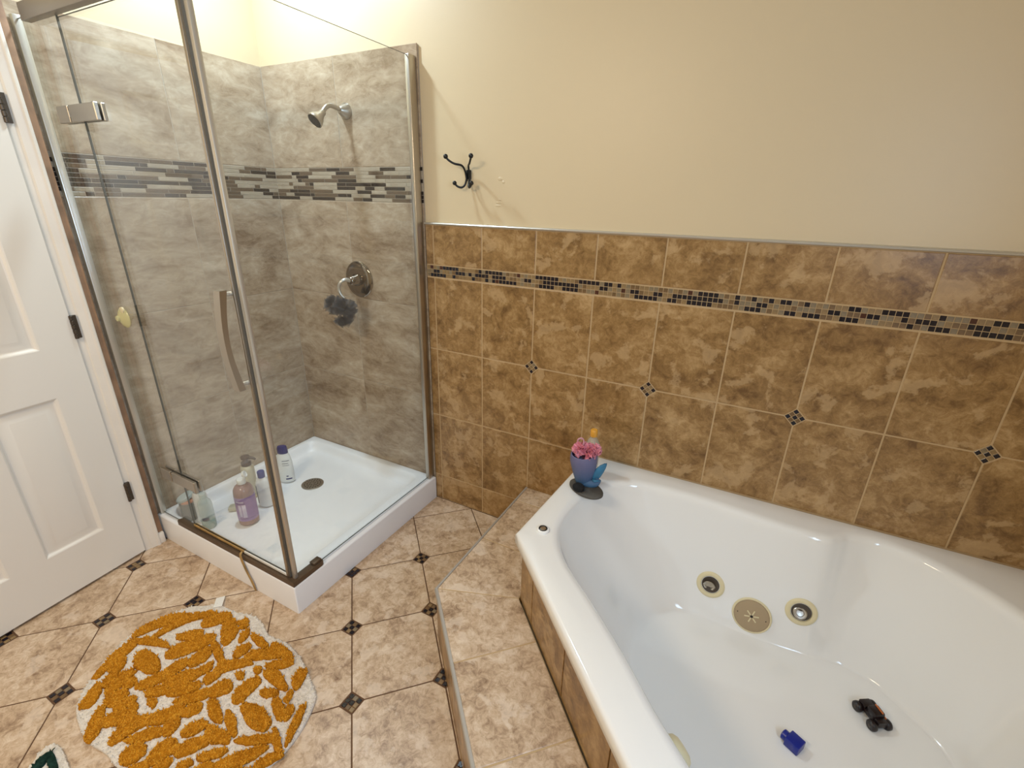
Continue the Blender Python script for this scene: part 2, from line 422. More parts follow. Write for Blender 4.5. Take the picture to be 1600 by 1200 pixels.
for n_, d in enumerate(DIA):
    for poly, c in diamond(BW, X0+d*W, ROWS[3][0], math.pi/4, 0.046, wall_back, 90+n_):
        put_tile('mosaic_chip', BW, poly, 0.0, 0.0008, M['chip_'+c], wall_back)
# mosaic band: three rows of little squares
rnd = random.Random(11); pit = 0.01725; zb = 1.2172
ncol = int((XR-0.956)/pit); vis1 = int((3.02-0.956)/pit)
rest = bmesh.new(); mats_c = ['k', 'o', 'g', 'b', 'r']; first = vis1-100
run = [rnd.random() < 0.45 for _ in range(3)]
for c in range(ncol):
    for r in range(3):
        if rnd.random() < 0.62: run[r] = rnd.random() < 0.50
        key = 'k' if run[r] else rnd.choices(['o', 'g', 'b', 'r'], [5, 4, 2.5, 0.5])[0]
        u0 = 0.956+c*pit; z0 = zb+r*pit+0.0006
        if first <= c < vis1:
            put_tile('mosaic_chip', BW, rect(u0+0.0011, u0+pit-0.0011, z0+0.0011, z0+pit-0.0011), 0.0, 0.0008, M['chip_'+key], wall_back)
        else:
            bm_box(rest, (u0+.0011, 0.0, z0+.0011), (u0+pit-.0011, 0.004, z0+pit-.0011), mi=mats_c.index(key))
tag(from_bm('mosaic_band_rest', rest, [M['chip_'+k] for k in mats_c], wall_back), kind='stuff')
# bright edge trim on top of the wainscot
bm = bmesh.new()
pr = [(0.010, 1.446), (-0.004, 1.446), (-0.007, 1.448), (-0.008, 1.4515), (-0.006, 1.4545), (-0.002, 1.456), (0.012, 1.456)]
bm_loft(bm, [[Vector((x, y, z)) for y, z in pr] for x in (0.953, XR)])
struct(from_bm('trim_1', bm, M['chrome'], autosmooth=30), 'thin shiny metal edge trim along the top of the brown wall tiles', 'trim')
# dried filler spots where an old hook was
for (x, z, a, b_) in ((1.33, 1.634, .013, .008), (1.345, 1.622, .008, .006), (1.325, 1.545, .016, .006), (1.322, 1.533, .017, .005), (1.328, 1.556, .010, .004)):
    bm = bmesh.new(); bm_lathe(bm, [(1, 0), (0.8, 0.0012), (0.3, 0.0018)], 14, axis_mat((x, 0.0125, z), (0, -1, 0)), a, b_)
    from_bm('filler_spot', bm, M['paint'], wall_back, autosmooth=60)

# ---------------- shower tile, both walls
LW = Frame((0, 0, 0), (0, 1, 0), (0, 0, 1))
box('shower_grout_bed', (-0.0115, 0.0012, 0.10), (0.948, 0.012, 2.126), M['grout_g'], wall_back)
box('shower_grout_bed', (-0.0125, -0.928, 0.10), (-0.0012, 0.001, 2.126), M['grout_g'], wall_left)
BANDZ = (1.533, 1.682)
for fr, par, cols in ((BW, wall_back, (0.0, 0.482, 0.950)), (LW, wall_left, (-0.930, -0.466, 0.0))):
    for z0, z1 in ((0.10, 0.605), (0.605, 1.063), (1.063, BANDZ[0]), (BANDZ[1], 2.130)):
        for u0, u1 in zip(cols, cols[1:]):
            put_tile('shower_tile', fr, rect(u0+.0014, u1-.0014, z0+.0014, z1-.0014), 0.0, 0.0012, M['grey'], par)
    rnd = random.Random(5 if fr is BW else 23); nrow = 9; ph = (BANDZ[1]-BANDZ[0]-0.002)/nrow
    for r in range(nrow):
        u = cols[0]; last = ''
        while u < cols[-1]-0.004:
            l = rnd.choice((0.03, 0.06, 0.09, 0.12, 0.16)); u1 = min(u+l, cols[-1])
            if cols[-1]-u1 < 0.02: u1 = cols[-1]
            key = rnd.choices(['d', 'm', 'l'], [3.6, 3.0, 4.4 if last != 'l' else 2.6])[0]; last = key
            z0 = BANDZ[0]+0.001+r*ph
            put_tile('mosaic_strip', fr, rect(u+.0010, u1-.0010, z0+.0010, z0+ph-.0010), 0.0, 0.0007, M['strip_'+key], par)
            u = u1

# ---------------- door, casing, wood strip
casing = struct(empty('trim_2', (0.034, -0.99, 0), 'white moulded door casing between the door and the shower', 'trim'), None, None)
bm = bmesh.new()
# profile across the casing (y from shower side to door side) and its height above the wall
prof = [(-0.957, 0.0), (-0.957, 0.020), (-0.961, 0.0225), (-0.967, 0.0225), (-0.971, 0.019), (-0.976, 0.0175), (-0.985, 0.0165), (-0.993, 0.0145), (-0.998, 0.010), (-1.014, 0.009), (-1.018, 0.006), (-1.018, 0.0)]
bm_loft(bm, [[Vector((0.034+h, y, z)) for y, h in prof] for z in (0.0, 2.13)])
from_bm('jamb_casing', bm, M['casing'], casing, autosmooth=25)
bm = bmesh.new()
bm_loft(bm, [[Vector((0.034+h, y, 2.065+(-0.957-yy)+0.0)) for yy, h in prof] for y in (-0.957, -1.90)])
from_bm('head_casing', bm, M['casing'], casing, autosmooth=25)
strip = struct(box('trim_3', (-0.01, -0.955, 0.0), (0.040, -0.9315, 2.14), M['wood'], bev=0.002), 'bare brown wood strip between door casing and shower frame', 'trim')
box('base_block', (0.0341, -0.958, 0.0), (0.052, -0.934, 0.055), M['casing'], casing, bev=0.002)

HX, HY, HA = 0.052, -1.0205, math.radians(5.2)
door = struct(empty('door_1', (HX, HY, 0.012), 'white six panel interior door standing slightly ajar', 'door'), None, None)
du = Vector((math.sin(HA), -math.cos(HA), 0)); dn = Vector((math.cos(HA), math.sin(HA), 0))
DM = Matrix((du, Vector((0, 0, 1)), dn)).transposed().to_4x4(); DM.translation = Vector((HX, HY, 0.012))
DWd, DHt, DT = 0.74, 2.03, 0.036
cols_d = [(0.118, 0.315), (0.425, 0.622)]; rows_d = [(0.20, 0.808), (0.995, 1.62), (1.72, 1.90)]
# slab with recessed panel openings, as a grid
bm = bmesh.new()
us = sorted([0.002, DWd]+[c for p in cols_d for c in p]); vs_ = sorted([0, DHt]+[c for p in rows_d for c in p])
V = {}
def dv(u, v, d):
    k = (round(u, 5), round(v, 5), round(d, 5))
    if k not in V: V[k] = bm.verts.new(DM @ Vector((u, v, d)))
    return V[k]
for a, b_ in zip(us, us[1:]):
    for c, d in zip(vs_, vs_[1:]):
        if (a, b_) in cols_d and (c, d) in rows_d: continue
        bm.faces.new((dv(a, c, 0), dv(b_, c, 0), dv(b_, d, 0), dv(a, d, 0)))
bm.faces.new((dv(us[0], 0, -DT), dv(us[0], DHt, -DT), dv(DWd, DHt, -DT), dv(DWd, 0, -DT)))
for sgn in range(2):
    for a, b_ in zip(us, us[1:]):
        v = vs_[0] if sgn == 0 else vs_[-1]
        bm.faces.new((dv(a, v, 0), dv(b_, v, 0), dv(b_, v, -DT), dv(a, v, -DT)))
    u = us[0] if sgn == 0 else us[-1]
    for c, d in zip(vs_, vs_[1:]):
        bm.faces.new((dv(u, c, 0), dv(u, d, 0), dv(u, d, -DT), dv(u, c, -DT)))
from_bm('door_slab', bm, M['door'], door)
for ui, (u0, u1) in enumerate(cols_d):
    for vi, (v0, v1) in enumerate(rows_d):
        bm = bmesh.new()
        rings = []
        for off, d in ((-0.0004, 0.0003), (0.004, -0.002), (0.010, -0.009), (0.014, -0.0105), (0.018, -0.0105), (0.044, -0.0025), (0.048, -0.0018)):
            rings.append([DM @ Vector((x, y, d)) for x, y in ((u0+off, v0+off), (u1-off, v0+off), (u1-off, v1-off), (u0+off, v1-off))])
        bm_loft(bm, rings, cap0=False, cap1=True)
        from_bm('door_panel', bm, M['door'], door, autosmooth=20)
for zc in (0.325, 1.068, 1.80):
    bm = bmesh.new()
    for q in range(5):
        bm_lathe(bm, [(0.0055, -0.045+q*0.018+0.0006), (0.0065, -0.045+q*0.018+0.0016), (0.0065, -0.045+q*0.018+0.0164), (0.0055, -0.045+q*0.018+0.0174)], 14, Matrix.Translation((HX+0.004, HY+0.0005, zc)))
    bm_box(bm, (HX-0.020, HY+0.0005, zc-0.044), (HX+0.002, HY+0.003, zc+0.044)); bm_box(bm, (HX-0.0115, HY+0.001, zc-0.044), (HX+0.0005, HY+0.018, zc+0.044))
    h = from_bm('hinge', bm, M['hingebr'], door, autosmooth=40); h['label'] = 'dark bronze butt hinge'
knob = lathe('door_knob', [(0.030, 0), (0.030, 0.006), (0.012, 0.010), (0.011, 0.03), (0.026, 0.038), (0.030, 0.052), (0.024, 0.066), (0.008, 0.070)], M['ivory'], door, M=axis_mat(DM @ Vector((DWd-0.065, 0.95, 0)), dn))

# ================================================================== STEP AND TUB
HS = 0.2417
step = empty('tub_step', (1.7, -0.7, 0), 'beige tiled step with grey metal nosing beside the tub', 'step')
SX, SC = 1.500, 0.757          # left face x, diagonal x+y
AX, AC = 1.788, 1.152          # apron face x, diagonal x+y
END = -1.52
body_poly = [(SX+.012, -.001), (SX+.012, SC-SX+.005), (SC-END+.017, END), (AC-END, END), (AX, AC-AX), (AX, -.001)]
extrude_poly('step_body', body_poly, 0.0, HS-0.0015, M['grout_l'], step)
TOPF = Frame((0, 0, HS), (1, 0, 0), (0, 1, 0))
gs = 0.0025
ins = 0.011                     # nosing width
tx0 = SX+ins; ax1 = AX-0.002
def sp(poly, mat='floor'): put_tile('step_tile', TOPF, poly, 0.0, 0.0014, M[mat], step)
sp([(tx0, -0.119+gs), (ax1, -0.119+gs), (ax1, -0.003), (tx0, -0.003)])
sp([(tx0, -0.423+gs), (ax1, -0.423+gs), (ax1, -0.119-gs), (tx0, -0.119-gs)])
co = Vector((tx0, SC-SX+0.005)); ci = Vector((ax1, AC-AX))       # outer and inner corner of the bend
sp([tuple(co+Vector((0, gs))), tuple(ci+Vector((0, gs))), (ax1, -0.423-gs), (tx0, -0.423-gs)])
dg = Vector((1, -1)).normalized(); SCi = SC+ins*1.414; ACi = AC-0.003
def on(c, s0):                 # point on diagonal x+y=c, s metres along it from the foot through the outer corner
    base = Vector(((SC/2)+(SX-(SC-SX))/2, (SC/2)-(SX-(SC-SX))/2)); n = Vector((1, 1)).normalized()
    return base + dg*s0 + n*((c-SC)/1.41421)
s1 = 0.310
sp([tuple(co+dg*gs), tuple(on(SCi, s1-gs)), tuple(on(ACi, s1-gs)), tuple(ci+dg*gs)])
for s0, s1 in ((0.310, 0.612), (0.612, 0.914), (0.914, 1.085)):
    sp([tuple(on(SCi, s0+gs)), tuple(on(SCi, s1-gs)), tuple(on(ACi, s1-gs)), tuple(on(ACi, s0+gs))])
# risers
LF = Frame((SX+.0085, 0, 0), (0, -1, 0), (0, 0, 1))              # faces -x
for v0, v1 in ((0.004, 0.30), (0.30, 0.60), (0.60, -(SC-SX)-0.004)):
    put_tile('riser_tile', LF, rect(v0+gs, v1-gs, 0.003, HS-0.012), 0.0, 0.0014, M['brown'], step)
c0 = on(SC+0.006, 0.0)
DF = Frame((c0.x, c0.y, 0), (dg.x, dg.y, 0), (0, 0, 1))
for v0, v1 in ((0.004, 0.31), (0.31, 0.61), (0.61, 0.91), (0.91, 1.08)):
    put_tile('riser_tile', DF, rect(v0+gs, v1-gs, 0.003, HS-0.012), 0.0, 0.0014, M['brown'], step)
bm = bmesh.new()
o1 = [Vector((SX, 0, 0)), Vector((SX, SC-SX, 0)), Vector((SC-END, END, 0))]
i1 = [Vector((tx0-.0005, 0, 0)), Vector((tx0-.0005, co.y+.0003, 0)), Vector((SCi-END, END, 0))]
rr = []
for a, b_ in zip(o1, i1):
    d = (b_-a)
    rr.append([a+Vector((0, 0, HS-.012)), a+Vector((0, 0, HS-.003)), a+d*.12+Vector((0, 0, HS-.0005)), a+d*.3+Vector((0, 0, HS+.0008)), b_+Vector((0, 0, HS+.0008)), b_+Vector((0, 0, HS-.012))])
bm_loft(bm, rr)
e_ = from_bm('edge_trim', bm, M['steptrim'], step, autosmooth=25); e_['label'] = 'grey metal nosing strip along the step edge'

def mir(p): return (XR+p[1], p[0]-XR)
# ---------------- apron under the tub rim
apron = empty('tub_apron', (1.9, -0.75, HS), 'brown tiled apron under the white tub rim', 'apron')
ZA = 0.486
AE = mir((AX, AC-AX))
extrude_poly('apron_body', [(AX+.010, -0.002), (AX+.010, AC-AX+.004), (AE[0]+.004, AE[1]+.010), (XR-.002, AE[1]+.010), (XR-.002, AE[1]+.035), (AE[0]+.015, AE[1]+.035), (AX+.035, AC-AX+.015), (AX+.035, -0.002)], 0.001, ZA-.017, M['grout_l'], apron)
c1 = Vector((AX, AC-AX)); DA = Frame((AX+.003, AC-AX+.003, 0), (dg.x, dg.y, 0), (0, 0, 1))
for v0, v1 in ((0.003, 0.118), (0.118, 0.374), (0.374, 0.630), (0.630, 0.886), (0.886, 1.142), (1.142, 1.24)):
    put_tile('apron_tile', DA, rect(v0+gs, v1-gs, HS+.002, ZA-.018), 0.0, 0.0014, M['brown'], apron)
LA = Frame((AX+.0085, 0, 0), (0, -1, 0), (0, 0, 1))
for v0, v1 in ((0.003, 0.25), (0.25, 0.506), (0.506, -(AC-AX)-.003)):
    put_tile('apron_tile', LA, rect(v0+gs, v1-gs, HS+.002, ZA-.018), 0.0, 0.0014, M['brown'], apron)

# ---------------- tub shell
tub = empty('corner_bathtub', (2.5, -0.6, 0.08), 'white acrylic corner whirlpool bathtub set in brown tile', 'bathtub')
Oh = [(2.305, -1.005), (2.209, -.903), (2.087, -.786), (1.958, -.668), (1.893, -.566), (1.874, -.462), (1.889, -.319), (1.951, -.194), (2.034, -.130), (2.13, -.112), (2.30, -.111), (2.412, -.122), (2.568, -.138), (2.69, -.137), (2.735, -.112), (2.772, -.084), (2.854, -.066), (2.965, -.098), (3.05, -.154), (3.107, -.203)]
Fh = [(2.465, -.845), (2.39, -.775), (2.315, -.712), (2.25, -.65), (2.205, -.585), (2.19, -.51), (2.195, -.435), (2.225, -.345), (2.275, -.278), (2.33, -.254), (2.41, -.250), (2.50, -.252), (2.60, -.252), (2.70, -.246), (2.745, -.241), (2.785, -.237), (2.83, -.236), (2.89, -.250), (2.945, -.285), (2.985, -.325)]
def loop(h):
    full = h + [mir(p) for p in h[-2:0:-1]]
    return [Vector((p.x, p.y)) for p in catmull([(p[0], p[1], 0) for p in full], 6, True)]
O_, F_ = loop(Oh), loop(Fh); NT = len(O_); cen = Vector((2.60, -0.71))
outer_poly = [(1.803, -0.0012), (1.764, -0.630), (2.680, -1.546), (3.3085, -1.507), (3.3085, -0.0012)]
def ray_out(p):
    d = (p-cen).normalized(); best = None
    for i in range(5):
        a, b_ = Vector(outer_poly[i]), Vector(outer_poly[(i+1) % 5]); e = b_-a
        den = d.x*e.y-d.y*e.x
        if abs(den) < 1e-9: continue
        t = ((a.x-cen.x)*e.y-(a.y-cen.y)*e.x)/den; s = ((a.x-cen.x)*d.y-(a.y-cen.y)*d.x)/den
        if t > 0 and -1e-6 <= s <= 1+1e-6 and (best is None or t < best): best = t
    return cen + d*best
U_ = [ray_out(p) for p in O_]
for q in outer_poly:
    i = min(range(NT), key=lambda i: (U_[i]-Vector(q)).length); U_[i] = Vector(q)
ZT = 0.516
def normal_out(L, i):
    t = (L[(i+1) % NT]-L[i-1]).normalized(); n = Vector((t.y, -t.x))
    return n if n.dot(L[i]-cen) > 0 else -n
rings = []
def ring(f, z): rings.append([Vector((f(i).x, f(i).y, z)) for i in range(NT)])
inw = lambda i, k: U_[i] + (cen-U_[i]).normalized()*k
ring(lambda i: inw(i, 0.030), 0.470); ring(lambda i: inw(i, 0.004), 0.470); ring(lambda i: inw(i, 0.0), 0.475)
ring(lambda i: inw(i, 0.001), ZT-.010); ring(lambda i: inw(i, 0.006), ZT-.003); ring(lambda i: inw(i, 0.014), ZT)
ring(lambda i: O_[i].lerp(U_[i], 0.5), ZT)
for k, z in ((0.024, ZT), (0.017, ZT-.0006), (0.008, ZT-.0035), (0.0, ZT-.0085), (-0.006, ZT-.017), (-0.010, ZT-.030)):
    ring(lambda i: O_[i]+normal_out(O_, i)*k, z)
Os = [O_[i]-normal_out(O_, i)*0.010 for i in range(NT)]
for h, z in ((0.10, 0.432), (0.22, 0.380), (0.36, 0.320), (0.50, 0.260), (0.64, 0.202), (0.77, 0.150), (0.86, 0.117), (0.92, 0.100), (0.96, 0.0935), (1.0, 0.0910)):
    ring(lambda i: Os[i].lerp(F_[i], h), z)
cf = Vector((2.62, -0.66))
for k, z in ((0.10, 0.0895), (0.22, 0.0885), (0.45, 0.087), (0.7, 0.085), (0.9, 0.084)):
    ring(lambda i: F_[i].lerp(cf, k), z)
bm = bmesh.new(); bm_loft(bm, rings, cap0=False, cap1=True)
shell = from_bm('tub_shell', bm, M['acryl'], tub, smooth=True)
bv = BVHTree.FromPolygons([v.co.copy() for v in shell.data.vertices], [tuple(p.vertices) for p in shell.data.polygons])
def hit(x, z, d=(0, 1, 0), y=-0.6):
    loc, nor, idx, dist = bv.ray_cast(Vector((x, y, z)), Vector(d).normalized())
    if nor.dot(Vector(d)) > 0: nor = -nor
    return loc, nor
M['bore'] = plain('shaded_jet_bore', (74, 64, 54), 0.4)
def jet(x, z, tilt, loc=None, nor=None):
    if loc is None: loc, nor = hit(x, z)
    A = axis_mat(loc, nor, (1, 0, 0))
    j = lathe('jet_ring', [(0.050, -0.006), (0.050, 0.001), (0.047, 0.0045), (0.040, 0.006), (0.034, 0.004), (0.032, -0.001), (0.031, -0.012), (0.005, -0.013)], M['ivory'], tub, 36, A)
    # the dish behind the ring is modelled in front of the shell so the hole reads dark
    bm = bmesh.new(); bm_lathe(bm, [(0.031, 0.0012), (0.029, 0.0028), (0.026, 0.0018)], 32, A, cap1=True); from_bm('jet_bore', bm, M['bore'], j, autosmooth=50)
    B = A @ Matrix.Translation((-0.004, -0.004, 0.002)) @ Matrix.Rotation(tilt, 4, 'X')
    lathe('jet_nozzle', [(0.022, 0.0), (0.022, 0.004), (0.018, 0.007), (0.013, 0.006), (0.011, 0.003), (0.002, 0.002)], M['nickel'], j, 24, B)
    return j
jet(2.383, 0.215, 0.5)
j2 = jet(2.678, 0.236, -0.4)
loc, nor = hit(2.535, 0.163); A = axis_mat(loc, nor)
su = lathe('suction_cover', [(0.063, -0.004), (0.063, 0.002), (0.059, 0.005), (0.057, 0.0045), (0.056, 0.006), (0.045, 0.0085), (0.020, 0.0095), (0.004, 0.0098)], M['tanplastic'], tub, 36, A)
lathe('suction_rim', [(0.0655, -0.004), (0.0655, 0.003), (0.0625, 0.0055), (0.058, 0.0045), (0.058, -0.002)], M['ivory'], su, 36, A)
for k in range(6):
    B = A @ Matrix.Rotation(k*math.pi/3+0.25, 4, 'Z')
    bm = bmesh.new(); bm_box(bm, (0.006, -0.0022, 0.0085), (0.024, 0.0022, 0.0108), 0.0006, 1); bmesh.ops.transform(bm, matrix=B, verts=bm.verts[:]); from_bm('cover_slot', bm, M['ivory'], su)
lathe('cover_screw', [(0.0045, 0.008), (0.0045, 0.0112), (0.002, 0.0118)], M['void'], su, 12, A)
for sx_ in (-1, 1): lathe('cover_screw', [(0.0028, 0.005), (0.0028, 0.0082), (0.001, 0.0086)], M['hingebr'], su, 10, A @ Matrix.Translation((0.046*sx_, 0, 0)))
# jet in the front wall, seen edge on over the rim
loc, nor = hit(2.60, 0.40, (-1, -1, 0), -0.71)
locd, nord = bv.ray_cast(Vector((2.70, -0.66, 0.395)), Vector((-1, -1, 0)).normalized())[:2]
if nord.dot(Vector((1, 1, 0))) < 0: nord = -nord
lathe('overflow_cover', [(0.036, -0.006), (0.036, 0.008), (0.031, 0.018), (0.020, 0.024), (0.006, 0.025)], M['ivory'], tub, 32, axis_mat(locd, nord))['label'] = 'yellowed plastic overflow cover'
# air control on the deck
bt = lathe('air_button', [(0.022, 0), (0.022, 0.004), (0.019, 0.007), (0.0155, 0.0075), (0.015, 0.006)], M['acryl'], tub, 32, Matrix.Translation((1.841, -0.575, ZT)))
lathe('button_ring', [(0.0148, 0.002), (0.0148, 0.0085), (0.0125, 0.0095), (0.0105, 0.0075)], M['black'], bt, 28, Matrix.Translation((1.841, -0.575, ZT)))
lathe('button_cap', [(0.0104, 0.002), (0.0104, 0.0075), (0.006, 0.0085), (0.002, 0.0082)], M['nickel'], bt, 24, Matrix.Translation((1.841, -0.575, ZT)))

# ================================================================== SHOWER
def rrect(x0, x1, y0, y1, r, n=6):
    pts = []
    for cx_, cy_, a0 in ((x1-r, y1-r, 0), (x0+r, y1-r, 90), (x0+r, y0+r, 180), (x1-r, y0+r, 270)):
        for k in range(n+1):
            a = math.radians(a0+90*k/n); pts.append((cx_+r*math.cos(a), cy_+r*math.sin(a)))
    return pts
PX0, PX1, PY0, PY1, PH = 0.002, 0.957, -0.922, -0.002, 0.130
pan = empty('shower_pan', (0.48, -0.46, 0), 'white square shower pan with raised rim in the corner', 'shower pan')
bm = bmesh.new(); rings = []
def pr_(x0, x1, y0, y1, r, z): rings.append([Vector((p[0], p[1], z)) for p in rrect(x0, x1, y0, y1, r)])
pr_(PX0, PX1, PY0, PY1, .006, 0.0005); pr_(PX0, PX1, PY0, PY1, .006, PH-.006); pr_(PX0+.002, PX1-.002, PY0+.002, PY1-.002, .006, PH-.002); pr_(PX0+.006, PX1-.006, PY0+.006, PY1-.006, .006, PH)
IX0, IX1, IY0, IY1 = 0.036, 0.872, -0.880, -0.046
for o_, z, r in ((-.006, PH, .05), (0, PH-.002, .05), (.005, PH-.008, .05), (.009, PH-.022, .05), (.013, .096, .05), (.020, .083, .05), (.032, .0762, .05), (.10, .0735, .06)):
    pr_(IX0+o_, IX1-o_, IY0+o_, IY1-o_, r, z)
DR = Vector((0.352, -0.325))
last = [Vector((v.x, v.y)) for v in rings[-1]]
for k, z in ((.4, .0715), (.75, .0690), (.9, .0670)): rings.append([Vector((p.lerp(DR, k).x, p.lerp(DR, k).y, z)) for p in last])
bm_loft(bm, rings); from_bm('pan_body', bm, M['pan'], pan, autosmooth=40)
dr = lathe('drain_cover', [(0.058, 0), (0.058, 0.003), (0.054, 0.0045), (0.020, 0.005), (0.004, 0.005)], M['nickel'], pan, 32, Matrix.Translation((DR.x, DR.y, 0.0675)))
bm = bmesh.new()
for rr_, n_ in ((0.014, 6), (0.028, 12), (0.042, 18)):
    for k in range(n_):
        a = 2*math.pi*k/n_; bm_lathe(bm, [(0.0032, 0.0042), (0.0032, 0.0055)], 6, Matrix.Translation((DR.x+rr_*math.cos(a), DR.y+rr_*math.sin(a), 0.0675)))
tag(from_bm('drain_holes', bm, M['void'], dr), kind='stuff')

enc = empty('shower_enclosure', (0.93, -0.89, PH), 'glass corner shower enclosure with hinged door and metal frame', 'shower enclosure')
GZ0, GZ1 = 0.138, 2.082
def pane(name, lo, hi, parent, thin):
    bm = bmesh.new(); bm_box(bm, lo, hi); bm.normal_update()
    for f in bm.faces: f.material_index = 0 if abs(f.normal[thin]) > 0.5 else 1
    return from_bm(name, bm, [M['glass'], M['gedge']], parent)
pane('side_glass', (0.9275, -0.884, GZ0), (0.9335, -0.030, GZ1), enc, 0)
pane('fixed_glass', (0.020, -0.903, GZ0), (0.2830, -0.897, GZ1-.01), enc, 1)
def frame_bar(name, lo, hi, mat, bev=0.003): return box(name, lo, hi, M[mat], enc, bev, 2)
frame_bar('wall_profile', (0.9215, -0.046, PH+.001), (0.944, -0.001, 2.085), 'nickel')
frame_bar('wall_profile', (0.0035, -0.913, PH+.001), (0.028, -0.888, 2.085), 'chrome')
frame_bar('corner_post', (0.9225, -0.9005, PH+.012), (0.9405, -0.8825, 2.095), 'chrome', 0.006)
frame_bar('header_rail', (0.125, -0.930, 2.047), (0.945, -0.9045, 2.095), 'nickel_d', 0.002)
# stained sill along the pan edge, returning along the side panel
bm = bmesh.new()
sill = [(0.176, -0.918), (0.170, -0.908), (0.178, -0.893), (0.921, -0.884), (0.921, -0.775), (0.950, -0.772), (0.953, -0.780), (0.953, -0.9185)]
a = [bm.verts.new((x, y, PH+.0005)) for x, y in sill]; b_ = [bm.verts.new((x, y, PH+.023)) for x, y in sill]
bm.faces.new(a[::-1]); bm.faces.new(b_)
for i in range(len(sill)): bm.faces.new((a[i], a[(i+1) % 8], b_[(i+1) % 8], b_[i]))
s_ = from_bm('sill_rail', bm, M['bronze'], enc); s_['label'] = 'dark stained metal sill rail'
box('sill_bracket', (0.9215, -0.815, PH+.023), (0.949, -0.776, PH+.034), M['bronze'], enc, .002)
# door leaf with hinges, stile, handle and sweep
gd = pane('glass_door', (0.2855, -0.903, 0.168), (0.905, -0.897, 2.045), enc, 1)
box('door_stile', (0.902, -0.909, 0.156), (0.915, -0.891, 2.05), M['nickel'], gd, .004)
M['seal_dark'] = plain('dark_seal', (104, 96, 84), 0.5)
box('magnet_seal', (0.9155, -0.905, 0.156), (0.9190, -0.895, 2.05), M['seal_dark'], gd)
def ghinge(z, mat):
    bm = bmesh.new()
    for y0, y1 in ((-0.916, -0.9045), (-0.8955, -0.886)):
        bm_box(bm, (0.150, y0, z-.025), (0.225, y1, z+.025), .0015, 1); bm_box(bm, (0.232, y0, z-.025), (0.385, y1, z+.025), .0015, 1); bm_box(bm, (0.3855, y0-.002, z-.026), (0.402, y1, z+.026), .002, 1)
    bm_box(bm, (0.223, -0.914, z-.008), (0.234, -0.9055, z+.010))
    return from_bm('hinge', bm, M[mat], gd, autosmooth=30)
ghinge(1.787, 'nickel'); ghinge(0.400, 'nickel')
M['seal_gold'] = plain('water_stained_vinyl', (168, 134, 80), 0.4, vary=0.3, vscale=20)
M['seal_white'] = plain('white_vinyl', (226, 224, 216), 0.4)
box('door_sweep', (0.2855, -0.9070, 0.157), (0.640, -0.8930, 0.168), M['seal_gold'], gd, .002)['label'] = 'yellow stained part of the vinyl sweep'
box('door_sweep', (0.6402, -0.9075, 0.156), (0.914, -0.8925, 0.168), M['seal_white'], gd, .002)
# bowed pull handle
bm = bmesh.new(); rings = []
for k in range(25):
    t = k/24; z = 1.283-t*0.325; bow = math.sin(math.pi*t)
    yo = -0.941-0.018*bow; th = 0.0105+0.004*abs(2*t-1)**2; wd = 0.0155
    rings.append([Vector((0.897+dx, yo+dy, z)) for dx, dy in ((-wd, -th*.6), (wd, -th*.6), (wd, th), (-wd, th))])
bm_loft(bm, rings)
hd = from_bm('handle', bm, M['nickel'], gd, autosmooth=30); hd['label'] = 'bowed brushed metal pull handle'
for z in (1.268, 0.974): tube('standoff', [(0.897, -0.932, z), (0.897, -0.9042, z)], 0.0075, M['chrome'], hd, 14)
# door knob reflection modelled as a solid cup on the narrow pane
M['yellowclear'] = plain('yellow_reflection_tint', (220, 212, 156), 0.2, alpha=0.55)
sc_ = empty('knob_reflection', (0.185, -0.9045, 1.10), 'round yellow knob reflection cup on the narrow fixed glass pane', 'suction cup')
A = axis_mat((0.185, -0.9042, 1.10), (0, -1, 0))
lathe('disc', [(0.040, 0.0), (0.038, 0.004), (0.024, 0.012), (0.012, 0.018), (0.010, 0.026), (0.002, 0.028)], M['yellowclear'], sc_, 28, A)
lathe('disc_tab', [(0.012, 0.0), (0.012, 0.006), (0.004, 0.008)], M['ivory'], sc_, 16, axis_mat((0.200, -0.908, 1.132), (0, -1, 0)))
# loose strip of stained sweep hanging over the pan front
path = catmull([(0.636, -0.9125, 0.168), (0.640, -0.9235, 0.160), (0.648, -0.9262, 0.135), (0.668, -0.9270, 0.085), (0.690, -0.9280, 0.045), (0.700, -0.9265, 0.004)], 6)
bm = bmesh.new(); rings = []
for i, p in enumerate(path):
    w_ = 0.004+0.005*min(1, i/12); w_ *= 1 if i < len(path)-6 else 0.55+0.45*(len(path)-i)/6
    rings.append([p+Vector((-w_, -.0012, 0)), p+Vector((0, -.003, 0)), p+Vector((w_, -.0012, 0)), p+Vector((w_, .0005, 0)), p+Vector((-w_, .0005, 0))])
bm_loft(bm, rings)
tag(from_bm('loose_seal_strip', bm, M['seal_gold'], autosmooth=40), 'curled yellow stained vinyl strip hanging over the shower pan front', 'strip')

